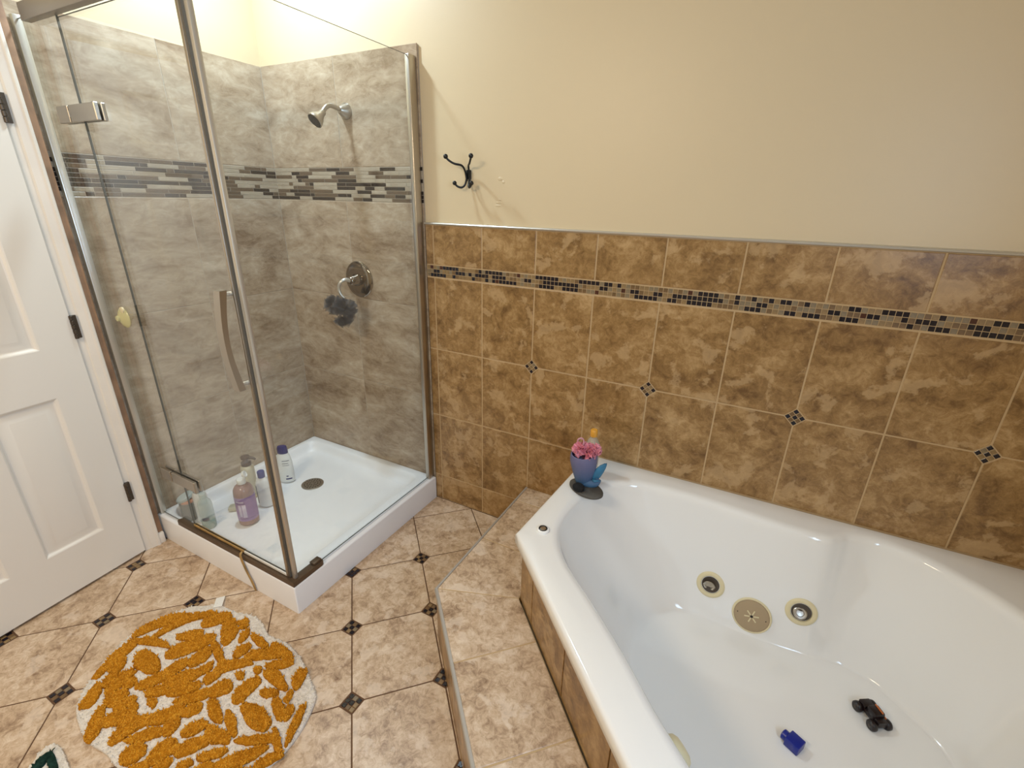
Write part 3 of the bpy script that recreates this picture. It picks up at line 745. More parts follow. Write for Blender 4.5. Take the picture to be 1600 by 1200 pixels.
# ---------------- shower head, valve, pouf
sh = empty('shower_fixture', (0.535, 0, 1.915), 'brushed metal shower head on a bent arm', 'shower head')
lathe('flange', [(0.034, 0.001), (0.034, 0.006), (0.028, 0.014), (0.018, 0.034), (0.012, 0.040)], M['nickel'], sh, 28, axis_mat((0.536, 0, 1.912), (0, -1, 0)))
ap = catmull([(0.536, -0.004, 1.912), (0.536, -0.050, 1.917), (0.534, -0.088, 1.922), (0.531, -0.112, 1.910), (0.527, -0.132, 1.885)], 6)
tube('arm', ap, 0.0098, M['nickel'], sh, 14)
hdir = Vector((-0.12, -0.72, -0.62)).normalized()
A = axis_mat((0.528, -0.126, 1.890), hdir)
he = lathe('head', [(0.012, -0.004), (0.014, 0.002), (0.014, 0.010), (0.019, 0.022), (0.029, 0.040), (0.033, 0.052), (0.0335, 0.058), (0.031, 0.060), (0.0295, 0.0575), (0.004, 0.0575)], M['nickel'], sh, 32, A)
lathe('spray_face', [(0.0290, 0.0572), (0.0290, 0.0590), (0.020, 0.0605), (0.004, 0.0605)], M['black'], he, 32, A)
bm = bmesh.new()
for rr_, n_ in ((0.008, 6), (0.017, 12), (0.0245, 18)):
    for k in range(n_):
        a_ = 2*math.pi*k/n_; bm_lathe(bm, [(0.0012, 0.0590), (0.0010, 0.0625)], 6, A @ Matrix.Translation((rr_*math.cos(a_), rr_*math.sin(a_), 0)))
tag(from_bm('nozzles', bm, M['hingebr'], he), kind='stuff')
vl = empty('shower_valve', (0.522, 0, 1.165), 'round chrome shower valve plate with curved lever', 'valve')
A = axis_mat((0.522, 0, 1.162), (0, -1, 0))
M['chrome_d'] = plain('dark_chrome', (150, 140, 128), 0.12, 1.0)
lathe('escutcheon', [(0.090, 0.0005), (0.090, 0.004), (0.085, 0.009), (0.060, 0.012), (0.030, 0.014), (0.004, 0.014)], M['chrome_d'], vl, 48, A)
lathe('valve_hub', [(0.030, 0.013), (0.029, 0.030), (0.024, 0.040), (0.023, 0.062), (0.018, 0.068), (0.004, 0.069)], M['chrome_d'], vl, 28, A)
lv = catmull([(0.522, -0.060, 1.162), (0.510, -0.084, 1.170), (0.496, -0.104, 1.156), (0.488, -0.110, 1.128), (0.494, -0.108, 1.100), (0.508, -0.100, 1.080)], 6)
tube('lever', lv, [0.010-0.004*i/len(lv) for i in range(len(lv))], M['chrome'], vl, 12)
def pouf(name, lobes, mat, seed, n=16, sq=(1, 1, 1)):
    rnd = random.Random(seed); bm = bmesh.new()
    for (loc, rad) in lobes:
        for k in range(n):
            d = Vector((rnd.gauss(0, 1), rnd.gauss(0, 1), rnd.gauss(0, 1))).normalized()
            A = axis_mat((0, 0, 0), d); r0 = rad*rnd.uniform(.06, .22); f = rnd.randint(3, 6); ph = rnd.uniform(0, 6.28); dep = rad*rnd.uniform(.65, 1.0)
            N_ = 40; rr_ = []
            for s in range(5):
                t = s/4; row = []
                for i in range(N_):
                    a = 2*math.pi*i/N_; wob = math.sin(f*a+ph)*t + 0.5*math.sin(2.0*f*a+ph*2)*t
                    r = r0+rad*0.36*t*(1+0.45*wob); h = dep*(0.25+0.75*t)*(1-0.18*wob)
                    p = A @ Vector((r*math.cos(a), r*math.sin(a), h))
                    row.append(Vector((loc[0]+p.x*sq[0], loc[1]+p.y*sq[1], loc[2]+p.z*sq[2])))
                rr_.append(row)
            bm_loft(bm, rr_, False, False)
    me = bpy.data.meshes.new(name); bm.to_mesh(me); bm.free()
    return link(name, me, [mat], None, True)
M['mesh_grey'] = plain('grey_nylon_mesh', (92, 90, 90), 0.6, alpha=0.42)
po = pouf('bath_pouf', [((0.475, -0.140, 1.050), 0.050), ((0.560, -0.150, 1.045), 0.055), ((0.525, -0.140, 1.005), 0.055)], M['mesh_grey'], 4, 15)
tag(po, 'dark grey mesh bath pouf hanging from the shower valve', 'bath pouf')

# ---------------- bottles standing in the pan
def bottle(name, loc, prof, mat, label, cat='bottle', sx=1.0, sy=1.0, rot=0.0, n=28, group=None):
    e = empty(name, loc, label, cat, group)
    Mx = Matrix.Translation(loc) @ Matrix.Rotation(rot, 4, 'Z')
    lathe('body', prof, mat, e, n, Mx, sx, sy)
    return e, Mx
ZP = 0.0752
M['amber'] = plain('mauve_brown_liquid', (150, 118, 112), 0.2)
M['purple'] = plain('lilac_paper_label', (150, 122, 172), 0.5)
M['lilac'] = plain('pale_lilac_print', (206, 194, 214), 0.5)
M['dpurple'] = plain('dark_purple_print', (96, 76, 120), 0.5)
M['whitepl'] = plain('white_plastic', (232, 232, 228), 0.3)
M['bluecap'] = plain('navy_cap_plastic', (44, 58, 128), 0.35)
M['navy'] = plain('deep_navy_plastic', (42, 40, 104), 0.35)
M['creampl'] = plain('cream_plastic', (206, 198, 172), 0.4)
M['brownpl'] = plain('brown_pump_plastic', (84, 66, 56), 0.4)
M['clearpl'] = plain('clear_bottle_plastic', (196, 214, 206), 0.15, alpha=0.42)
M['greenliq'] = plain('pale_green_gel', (168, 196, 176), 0.2, alpha=0.7)
M['slate'] = plain('slate_blue_cap', (104, 122, 142), 0.4)
M['greyink'] = plain('grey_print', (92, 98, 108), 0.5)
M['jargrey'] = plain('grey_green_jar', (92, 98, 94), 0.3)
M['terracotta'] = plain('terracotta_scrub', (184, 120, 88), 0.7, bump=0.4, bscale=120)
M['lidblue'] = plain('pale_blue_lid', (168, 184, 184), 0.35)

b_, Mx = bottle('soap_bottle', (0.355, -0.700, ZP), [(0.036, 0), (0.043, 0.004), (0.044, 0.012), (0.044, 0.168), (0.042, 0.184), (0.034, 0.200), (0.022, 0.208), (0.016, 0.211), (0.016, 0.222)], M['amber'], 'soap bottle with lilac label and open white flip cap', rot=0.4)
lathe('label_band', [(0.0444, 0.028), (0.0449, 0.0285), (0.0449, 0.1555), (0.0444, 0.156)], M['purple'], b_, 36, Mx)
def wrap(name, e, Mx, r, a0, a1, z0, z1, mat, n=8, sx=1, sy=1):
    bm = bmesh.new()
    rows = [[Mx @ Vector((rr_*sx*math.cos(a0+(a1-a0)*k/n), rr_*sy*math.sin(a0+(a1-a0)*k/n), z)) for k in range(n+1)] for rr_, z in ((r-.001, z0), (r, z0), (r, z1), (r-.001, z1))]
    bm_loft(bm, rows, False, False, closed=False)
    return from_bm(name, bm, mat, e, smooth=True)
vd = math.atan2(-1.79+0.70, 2.34-0.355)-0.4          # direction of the printed face, towards the room
for (a0, a1, z0, z1, m_) in ((-.85, -.55, .055, .118, 'lilac'), (-.48, -.10, .050, .120, 'lilac'), (-1.0, -.1, .124, .127, 'dpurple'), (-1.0, -.25, .132, .138, 'lilac'), (-1.0, .7, .042, .0445, 'dpurple'), (.05, .62, .058, .120, 'lilac')):
    if m_ == 'lilac' and a0 > 0: continue
    wrap('label_print', b_, Mx, 0.0453, vd+a0, vd+a1, z0, z1, M[m_])
cp = lathe('cap', [(0.0185, 0.214), (0.0195, 0.216), (0.0195, 0.234), (0.017, 0.237), (0.003, 0.237)], M['whitepl'], b_, 24, Mx)
lathe('cap_lid', [(0.015, -0.003), (0.016, 0.0), (0.016, 0.006), (0.012, 0.0065), (0.010, 0.003), (0.004, 0.003)], M['whitepl'], cp, 20, Matrix.Translation((0.372, -0.690, ZP+0.262)) @ Matrix.Rotation(0.7, 4, 'Z') @ Matrix.Rotation(1.1, 4, 'Y'))
tube('cap_tab', [(0.367, -0.694, ZP+0.236), (0.371, -0.691, ZP+0.250)], 0.005, M['whitepl'], cp, 8)

b_, Mx = bottle('lotion_bottle', (0.312, -0.575, ZP), [(0.030, 0), (0.035, 0.004), (0.036, 0.012), (0.036, 0.115), (0.034, 0.135), (0.027, 0.155), (0.016, 0.165), (0.014, 0.168)], M['whitepl'], 'small white bottle with blue cap behind the lilac soap bottle', sy=0.7, rot=0.5)
lathe('cap', [(0.0165, 0.1655), (0.017, 0.167), (0.017, 0.196), (0.015, 0.199), (0.003, 0.199)], M['bluecap'], b_, 24, Mx)
wrap('side_band', b_, Mx, 0.0366, -2.9, -2.3, 0.02, 0.12, M['greyink'], sy=0.7)
b_, Mx = bottle('shampoo_bottle', (0.214, -0.375, ZP), [(0.034, 0), (0.040, 0.004), (0.042, 0.012), (0.043, 0.06), (0.041, 0.12), (0.034, 0.160), (0.026, 0.175)], M['whitepl'], 'white shampoo bottle with slanted navy cap near the drain', sy=0.62, rot=0.55)
cp = bmesh.new(); bm_lathe(cp, [(0.027, 0.1755), (0.028, 0.177), (0.027, 0.204), (0.023, 0.216), (0.004, 0.217)], 24, Mx, 1.0, 0.66); from_bm('cap', cp, M['navy'], b_, autosmooth=40)
va = math.atan2(-1.4, 2.1)-0.55
for (a0, a1, z0, z1) in ((-.5, .45, .135, .138), (-.5, .3, .120, .1225), (-.5, .4, .108, .110), (-.3, .5, .022, .029), (-.2, .05, .040, .046)):
    wrap('label_print', b_, Mx, 0.0432 if z1 < .1 else 0.0418, va+a0, va+a1, z0, z1, M['navy' if z1 < .05 else 'greyink'], sy=0.63)
b_, Mx = bottle('pump_bottle', (0.180, -0.560, ZP), [(0.026, 0), (0.031, 0.003), (0.032, 0.010), (0.032, 0.165), (0.030, 0.178), (0.022, 0.186)], M['creampl'], 'cream pump bottle with brown spout by the shower wall')
pm = lathe('pump_collar', [(0.023, 0.1862), (0.0235, 0.188), (0.0235, 0.204), (0.012, 0.207), (0.008, 0.222), (0.020, 0.224), (0.021, 0.236), (0.004, 0.238)], M['brownpl'], b_, 24, Mx)
tube('spout', [(0.180, -0.560, ZP+0.230), (0.200, -0.552, ZP+0.232), (0.222, -0.542, ZP+0.228), (0.230, -0.538, ZP+0.222)], [0.011, 0.009, 0.0065, 0.005], M['brownpl'], pm, 10)
b_, Mx = bottle('conditioner_bottle', (0.168, -0.800, ZP), [(0.026, 0), (0.030, 0.003), (0.031, 0.010), (0.031, 0.140), (0.028, 0.156), (0.020, 0.164)], M['whitepl'], 'white bottle with slate blue cap beside the clear bottle', sy=0.8, rot=0.6)
lathe('cap', [(0.021, 0.1645), (0.0215, 0.166), (0.0215, 0.184), (0.019, 0.187), (0.003, 0.187)], M['slate'], b_, 24, Mx)
wrap('label_print', b_, Mx, 0.0316, -1.5, -0.2, .100, .118, M['greyink'], sy=0.8)
b_, Mx = bottle('gel_bottle', (0.232, -0.818, ZP), [(0.024, 0), (0.029, 0.003), (0.030, 0.010), (0.030, 0.125), (0.027, 0.142), (0.017, 0.155), (0.013, 0.160)], M['clearpl'], 'clear bottle with a little green gel at the bottom')
lathe('gel', [(0.023, 0.002), (0.0275, 0.006), (0.0275, 0.034), (0.002, 0.036)], M['greenliq'], b_, 24, Mx)
lathe('cap', [(0.0145, 0.1602), (0.015, 0.162), (0.015, 0.184), (0.013, 0.186), (0.003, 0.186)], M['clearpl'], b_, 20, Mx)
wrap('label_print', b_, Mx, 0.0304, -1.3, -0.3, .050, .068, M['greyink'])
b_, Mx = bottle('scrub_jar', (0.094, -0.824, ZP), [(0.030, 0), (0.034, 0.004), (0.0355, 0.010), (0.0355, 0.092), (0.034, 0.098), (0.032, 0.098), (0.032, 0.086)], M['jargrey'], 'grey jar of terracotta scrub with its lid pushed aside', 'jar')
lathe('scrub', [(0.0315, 0.080), (0.031, 0.092), (0.024, 0.103), (0.010, 0.107), (0.002, 0.106)], M['terracotta'], b_, 24, Mx)
lathe('jar_lid', [(0.037, 0), (0.039, 0.002), (0.039, 0.014), (0.036, 0.017), (0.004, 0.0175)], M['lidblue'], b_, 28, Matrix.Translation((0.074, -0.816, ZP+0.103)) @ Matrix.Rotation(0.3, 4, 'X') @ Matrix.Rotation(-0.25, 4, 'Y'))
bm = bmesh.new(); bm_box(bm, (-.045, -.022, 0), (.045, .022, .022), .008, 3)
bmesh.ops.transform(bm, matrix=Matrix.Translation((0.222, -0.665, ZP)) @ Matrix.Rotation(0.75, 4, 'Z'), verts=bm.verts[:])
tag(from_bm('soap_bar', bm, M['creampl'], autosmooth=60), 'cream bar of soap lying in the pan behind the bottles', 'soap')
BLOBS = [[635,-1120,637,-1131,617,-1153,588,-1186,557,-1235,541,-1272,530,-1291,518,-1299,506,-1286,499,-1259,511,-1219,539,-1168,578,-1137,613,-1123],[685,-1076,684,-1091,670,-1112,640,-1149,615,-1202,604,-1241,598,-1264,590,-1274,581,-1260,575,-1231,577,-1190,599,-1135,633,-1102,664,-1080],[748,-1056,758,-1065,758,-1079,749,-1098,733,-1123,717,-1139,702,-1148,687,-1145,675,-1138,673,-1122,679,-1102,696,-1076,711,-1058,732,-1054],[778,-1065,789,-1070,796,-1079,799,-1092,801,-1110,802,-1123,799,-1130,793,-1133,784,-1128,774,-1119,761,-1105,754,-1086,757,-1073,766,-1066],[825,-1040,832,-1045,833,-1052,831,-1060,824,-1071,814,-1075,806,-1078,799,-1078,795,-1074,795,-1068,798,-1060,803,-1048,808,-1041,816,-1038],[843,-1055,848,-1059,848,-1063,847,-1069,844,-1077,840,-1083,835,-1084,829,-1084,823,-1080,820,-1075,819,-1068,822,-1060,829,-1056,836,-1055],[866,-1066,873,-1069,879,-1076,888,-1087,893,-1102,893,-1111,889,-1117,881,-1119,870,-1116,863,-1109,856,-1098,856,-1084,858,-1074,861,-1068],[812,-1080,824,-1084,836,-1094,847,-1110,855,-1132,857,-1147,850,-1154,839,-1157,824,-1154,812,-1143,800,-1128,793,-1106,796,-1091,800,-1081],[991,-1083,991,-1092,981,-1098,961,-1098,934,-1095,912,-1091,897,-1085,891,-1079,892,-1074,903,-1071,923,-1070,951,-1069,971,-1072,985,-1075],[728,-1157,739,-1165,740,-1178,729,-1193,710,-1211,688,-1219,671,-1224,659,-1221,652,-1216,657,-1206,669,-1192,685,-1173,699,-1160,714,-1155],[686,-1253,688,-1258,669,-1265,641,-1274,601,-1289,576,-1301,558,-1308,548,-1307,544,-1299,549,-1286,570,-1270,609,-1255,644,-1249,671,-1249],[569,-1406,556,-1399,545,-1385,536,-1363,533,-1331,530,-1307,532,-1292,542,-1290,556,-1294,571,-1310,580,-1335,591,-1367,591,-1389,584,-1403],[557,-1348,566,-1352,576,-1367,589,-1387,596,-1414,601,-1434,597,-1444,588,-1447,578,-1444,571,-1431,562,-1413,556,-1385,554,-1366,553,-1352],[745,-1317,751,-1330,742,-1341,722,-1350,688,-1356,659,-1356,634,-1349,611,-1334,606,-1318,613,-1306,632,-1297,672,-1294,704,-1298,728,-1307],[782,-1142,794,-1152,796,-1174,787,-1205,767,-1245,748,-1272,727,-1286,708,-1284,694,-1275,690,-1255,702,-1226,720,-1183,744,-1158,764,-1142],[814,-1181,830,-1187,843,-1200,850,-1218,847,-1240,841,-1255,827,-1263,811,-1264,799,-1258,794,-1247,790,-1231,794,-1209,795,-1192,801,-1183],[925,-1210,915,-1213,897,-1210,869,-1202,830,-1189,803,-1179,785,-1170,782,-1161,793,-1157,813,-1159,843,-1166,883,-1179,908,-1192,921,-1202],[934,-1106,941,-1112,945,-1121,946,-1133,943,-1151,940,-1163,934,-1170,923,-1168,910,-1164,903,-1154,901,-1141,904,-1123,913,-1113,922,-1106],[1002,-1149,1006,-1156,995,-1168,981,-1186,958,-1211,943,-1229,931,-1239,916,-1239,905,-1229,904,-1213,913,-1192,940,-1168,965,-1154,987,-1146],[1085,-1066,1088,-1074,1075,-1088,1051,-1106,1015,-1130,990,-1149,970,-1158,957,-1153,951,-1142,955,-1126,974,-1104,1011,-1079,1045,-1069,1069,-1064],[1122,-1076,1130,-1084,1126,-1096,1117,-1110,1096,-1126,1079,-1137,1063,-1140,1052,-1138,1048,-1132,1053,-1122,1066,-1109,1084,-1091,1099,-1079,1112,-1074],[1112,-1073,1110,-1082,1099,-1090,1075,-1091,1041,-1092,1016,-1085,997,-1078,987,-1068,991,-1060,1004,-1055,1029,-1054,1064,-1054,1088,-1059,1106,-1064],[628,-1441,644,-1443,662,-1453,679,-1468,690,-1489,689,-1504,682,-1513,673,-1517,662,-1516,652,-1506,641,-1491,626,-1470,616,-1454,618,-1445],[633,-1391,642,-1395,649,-1402,652,-1413,659,-1428,663,-1439,661,-1446,653,-1447,642,-1445,631,-1438,621,-1427,618,-1412,618,-1400,624,-1394],[592,-1350,604,-1353,616,-1362,630,-1374,634,-1391,632,-1403,618,-1408,603,-1409,590,-1406,584,-1398,583,-1387,579,-1370,580,-1358,584,-1351],[675,-1361,686,-1364,692,-1378,697,-1397,703,-1424,707,-1443,708,-1455,698,-1459,682,-1454,666,-1441,653,-1422,646,-1394,651,-1375,660,-1363],[721,-1377,730,-1381,736,-1386,734,-1394,731,-1403,724,-1410,716,-1412,708,-1413,700,-1410,697,-1404,694,-1396,695,-1386,701,-1379,710,-1376],[731,-1410,747,-1413,757,-1424,761,-1437,762,-1455,753,-1466,740,-1472,724,-1474,711,-1469,702,-1461,703,-1448,705,-1430,709,-1418,716,-1409],[800,-1252,811,-1257,814,-1270,814,-1287,812,-1313,807,-1329,805,-1341,795,-1344,783,-1337,771,-1324,763,-1305,762,-1280,770,-1262,784,-1253],[880,-1212,887,-1218,895,-1227,900,-1241,898,-1260,889,-1271,877,-1276,866,-1276,858,-1272,857,-1264,859,-1252,864,-1234,869,-1221,873,-1215],[875,-1260,886,-1269,889,-1283,881,-1303,863,-1329,847,-1345,832,-1353,818,-1356,810,-1347,807,-1333,810,-1313,823,-1286,837,-1267,857,-1260],[780,-1308,793,-1314,799,-1329,799,-1348,788,-1372,775,-1388,759,-1396,746,-1398,737,-1393,740,-1380,743,-1363,751,-1337,759,-1319,769,-1311],[858,-1347,863,-1352,859,-1360,849,-1369,833,-1382,820,-1392,807,-1395,795,-1393,786,-1387,785,-1377,795,-1366,810,-1352,830,-1346,847,-1344],[928,-1281,934,-1288,931,-1300,923,-1318,904,-1341,885,-1353,870,-1362,856,-1360,848,-1353,846,-1341,858,-1324,878,-1301,898,-1286,916,-1279],[1010,-1187,1018,-1190,1022,-1195,1028,-1201,1029,-1209,1022,-1212,1015,-1214,1006,-1213,997,-1210,989,-1206,990,-1200,993,-1194,995,-1189,1002,-1187],[1046,-1148,1053,-1151,1057,-1156,1059,-1161,1056,-1167,1053,-1171,1046,-1172,1039,-1171,1030,-1168,1026,-1164,1023,-1158,1026,-1152,1032,-1149,1038,-1147],[938,-1224,946,-1229,951,-1237,952,-1248,948,-1264,944,-1274,938,-1280,927,-1280,916,-1277,911,-1268,906,-1256,911,-1240,918,-1230,927,-1225],[1009,-1230,1024,-1237,1031,-1249,1029,-1264,1013,-1281,1002,-1293,990,-1298,977,-1299,967,-1293,961,-1282,963,-1267,970,-1248,976,-1233,992,-1228],[977,-1282,987,-1288,986,-1302,977,-1320,957,-1343,938,-1357,921,-1364,909,-1365,902,-1360,905,-1348,917,-1330,937,-1306,951,-1289,965,-1281],[1180,-1073,1192,-1076,1201,-1085,1208,-1100,1218,-1120,1223,-1135,1221,-1143,1213,-1146,1202,-1145,1187,-1138,1174,-1124,1166,-1104,1162,-1088,1171,-1079],[1189,-1160,1185,-1166,1172,-1169,1148,-1171,1112,-1169,1087,-1166,1070,-1161,1065,-1151,1065,-1139,1080,-1131,1105,-1127,1142,-1134,1167,-1142,1185,-1150],[1079,-1175,1091,-1181,1096,-1194,1096,-1214,1098,-1241,1097,-1260,1090,-1271,1078,-1274,1063,-1268,1050,-1254,1042,-1234,1044,-1207,1052,-1188,1062,-1175],[1176,-1178,1179,-1184,1178,-1192,1169,-1199,1157,-1210,1142,-1213,1130,-1213,1120,-1209,1114,-1203,1119,-1196,1130,-1190,1145,-1181,1158,-1176,1168,-1175],[1206,-1152,1213,-1154,1219,-1158,1225,-1166,1232,-1177,1232,-1185,1230,-1190,1225,-1193,1218,-1191,1211,-1187,1205,-1180,1201,-1168,1198,-1160,1201,-1155],[852,-1383,861,-1386,867,-1390,869,-1395,871,-1403,866,-1407,857,-1408,846,-1407,836,-1404,828,-1400,825,-1395,829,-1389,836,-1385,843,-1383],[815,-1421,827,-1424,832,-1428,836,-1433,830,-1439,825,-1443,818,-1445,809,-1444,801,-1442,795,-1439,791,-1433,793,-1427,796,-1423,803,-1420],[783,-1409,792,-1414,797,-1422,798,-1435,793,-1451,786,-1462,775,-1467,765,-1468,758,-1465,752,-1457,754,-1445,758,-1428,764,-1417,772,-1409],[724,-1477,741,-1479,762,-1488,785,-1502,809,-1523,816,-1538,819,-1550,807,-1555,792,-1554,776,-1546,758,-1532,733,-1511,723,-1495,718,-1484],[839,-1434,849,-1443,855,-1456,846,-1474,825,-1496,803,-1509,785,-1517,771,-1517,764,-1511,765,-1500,771,-1483,789,-1459,804,-1442,821,-1435],[896,-1417,907,-1426,911,-1439,901,-1462,894,-1492,890,-1512,886,-1526,875,-1528,862,-1523,852,-1508,842,-1486,846,-1455,860,-1434,877,-1421],[949,-1348,961,-1357,972,-1373,963,-1395,945,-1421,921,-1437,901,-1446,884,-1446,879,-1440,881,-1428,892,-1408,913,-1381,924,-1361,935,-1350],[992,-1320,1002,-1326,1011,-1336,1012,-1349,1000,-1364,988,-1373,976,-1378,964,-1379,956,-1375,957,-1366,961,-1355,965,-1338,971,-1326,980,-1321],[1103,-1332,1091,-1336,1076,-1338,1054,-1335,1027,-1324,1010,-1314,1001,-1304,1005,-1295,1015,-1291,1030,-1293,1050,-1299,1078,-1308,1093,-1318,1102,-1325],[1177,-1335,1166,-1338,1151,-1337,1132,-1329,1104,-1319,1090,-1307,1079,-1299,1082,-1293,1091,-1290,1106,-1292,1128,-1298,1153,-1310,1169,-1319,1177,-1327],[1248,-1269,1244,-1284,1225,-1289,1200,-1294,1159,-1289,1131,-1279,1112,-1272,1104,-1263,1106,-1252,1124,-1245,1151,-1237,1192,-1239,1220,-1244,1241,-1252],[1266,-1236,1257,-1240,1242,-1239,1224,-1233,1198,-1222,1185,-1211,1176,-1202,1179,-1194,1187,-1189,1203,-1191,1223,-1197,1248,-1208,1265,-1217,1268,-1227],[1250,-1185,1260,-1186,1268,-1192,1273,-1202,1276,-1216,1275,-1225,1273,-1232,1266,-1234,1259,-1233,1251,-1227,1245,-1218,1237,-1204,1239,-1194,1241,-1187],[1282,-1161,1291,-1164,1302,-1181,1315,-1204,1328,-1237,1336,-1259,1339,-1273,1336,-1279,1328,-1276,1317,-1261,1302,-1241,1287,-1208,1278,-1183,1277,-1166],[972,-1425,983,-1430,980,-1442,969,-1458,951,-1479,932,-1491,918,-1499,907,-1501,903,-1495,905,-1484,912,-1468,927,-1445,942,-1430,958,-1424],[964,-1377,981,-1380,995,-1387,1001,-1399,1006,-1416,1000,-1427,994,-1435,983,-1437,972,-1435,963,-1428,956,-1416,947,-1400,944,-1388,951,-1380],[1066,-1345,1076,-1350,1076,-1360,1073,-1374,1065,-1392,1055,-1404,1044,-1410,1033,-1409,1025,-1405,1023,-1396,1021,-1382,1033,-1364,1040,-1351,1054,-1346],[1175,-1343,1178,-1351,1175,-1361,1159,-1369,1138,-1381,1117,-1382,1099,-1381,1084,-1370,1077,-1359,1081,-1349,1100,-1343,1127,-1338,1148,-1335,1164,-1338],[1295,-1271,1297,-1278,1292,-1291,1272,-1308,1241,-1328,1214,-1339,1193,-1344,1184,-1343,1185,-1337,1194,-1328,1218,-1313,1247,-1291,1270,-1277,1286,-1270],[1342,-1300,1334,-1302,1320,-1302,1302,-1296,1278,-1285,1267,-1272,1260,-1263,1261,-1256,1270,-1257,1280,-1259,1297,-1268,1321,-1280,1334,-1289,1345,-1295],[975,-1475,989,-1480,997,-1489,995,-1501,991,-1518,983,-1529,974,-1536,961,-1538,947,-1533,936,-1525,932,-1512,933,-1494,942,-1483,958,-1477],[1041,-1423,1055,-1429,1066,-1438,1063,-1455,1061,-1476,1052,-1491,1042,-1499,1029,-1500,1015,-1497,1008,-1485,1001,-1470,1001,-1448,1008,-1433,1023,-1425],[1119,-1374,1129,-1380,1130,-1392,1119,-1408,1108,-1431,1094,-1445,1080,-1451,1068,-1452,1059,-1446,1055,-1435,1059,-1419,1073,-1396,1090,-1382,1105,-1375],[1197,-1364,1200,-1369,1198,-1379,1192,-1392,1176,-1409,1163,-1420,1151,-1426,1141,-1425,1135,-1421,1136,-1412,1146,-1399,1163,-1381,1178,-1372,1189,-1365],[1291,-1303,1298,-1309,1293,-1329,1284,-1355,1258,-1388,1236,-1409,1217,-1420,1201,-1422,1193,-1414,1201,-1398,1215,-1375,1242,-1341,1264,-1320,1280,-1303],[1353,-1294,1355,-1298,1352,-1307,1344,-1322,1333,-1343,1326,-1357,1320,-1366,1313,-1366,1304,-1362,1299,-1351,1301,-1335,1315,-1314,1330,-1301,1344,-1293],[1080,-1458,1088,-1461,1090,-1468,1089,-1478,1084,-1492,1075,-1500,1068,-1505,1060,-1505,1054,-1502,1052,-1496,1053,-1487,1058,-1473,1064,-1463,1072,-1458],[1139,-1433,1144,-1436,1144,-1442,1143,-1449,1141,-1461,1137,-1468,1130,-1471,1121,-1472,1112,-1468,1107,-1462,1106,-1454,1115,-1444,1122,-1437,1131,-1433],[1036,-1494,1041,-1498,1044,-1505,1040,-1514,1035,-1528,1024,-1534,1013,-1539,1002,-1539,993,-1535,993,-1528,999,-1519,1010,-1507,1018,-1499,1028,-1494],[1191,-1411,1199,-1415,1202,-1423,1200,-1432,1191,-1444,1183,-1452,1173,-1457,1165,-1456,1159,-1453,1157,-1447,1161,-1438,1166,-1425,1172,-1416,1181,-1411],[1167,-1452,1171,-1456,1164,-1463,1151,-1473,1131,-1487,1120,-1497,1111,-1503,1105,-1504,1101,-1499,1101,-1490,1107,-1478,1125,-1463,1141,-1454,1157,-1450],[1308,-1366,1311,-1372,1305,-1382,1295,-1396,1274,-1415,1260,-1429,1248,-1435,1239,-1435,1233,-1430,1234,-1419,1245,-1404,1265,-1384,1284,-1372,1299,-1365]]

# ================================================================== HOOK, TUB ORNAMENTS, TOYS
hk = empty('coat_hook', (1.183, 0.012, 1.645), 'black double coat hook with ball tips on the cream wall', 'hook')
bm = bmesh.new(); bm_box(bm, (1.172, 0.004, 1.632), (1.194, 0.0118, 1.668), .003, 2); from_bm('mount_plate', bm, M['black'], hk, autosmooth=40)
for s in (-1, 1):
    cx_ = 1.183
    pth = catmull([(cx_+s*.007, 0.004, 1.625), (cx_+s*.009, -.004, 1.660), (cx_+s*.016, -.018, 1.682), (cx_+s*.036, -.042, 1.688), (cx_+s*.052, -.060, 1.700), (cx_+s*.060, -.068, 1.713)], 6)
    p_ = tube('upper_prong', pth, 0.0042, M['black'], hk, 10)
    lathe('ball_tip', [(0.0095*math.sin(a), -0.0095*math.cos(a)) for a in [0.05+3.04*k/10 for k in range(11)]], M['black'], p_, 16, Matrix.Translation(pth[-1]))
    pth = catmull([(cx_+s*.007, 0.004, 1.640), (cx_+s*.009, -.006, 1.612), (cx_+s*.018, -.018, 1.600), (cx_+s*.032, -.030, 1.604), (cx_+s*.041, -.036, 1.616)], 6)
    p_ = tube('lower_prong', pth, 0.0042, M['black'], hk, 10)
    lathe('ball_tip', [(0.0088*math.sin(a), -0.0088*math.cos(a)) for a in [0.05+3.04*k/10 for k in range(11)]], M['black'], p_, 16, Matrix.Translation(pth[-1]))

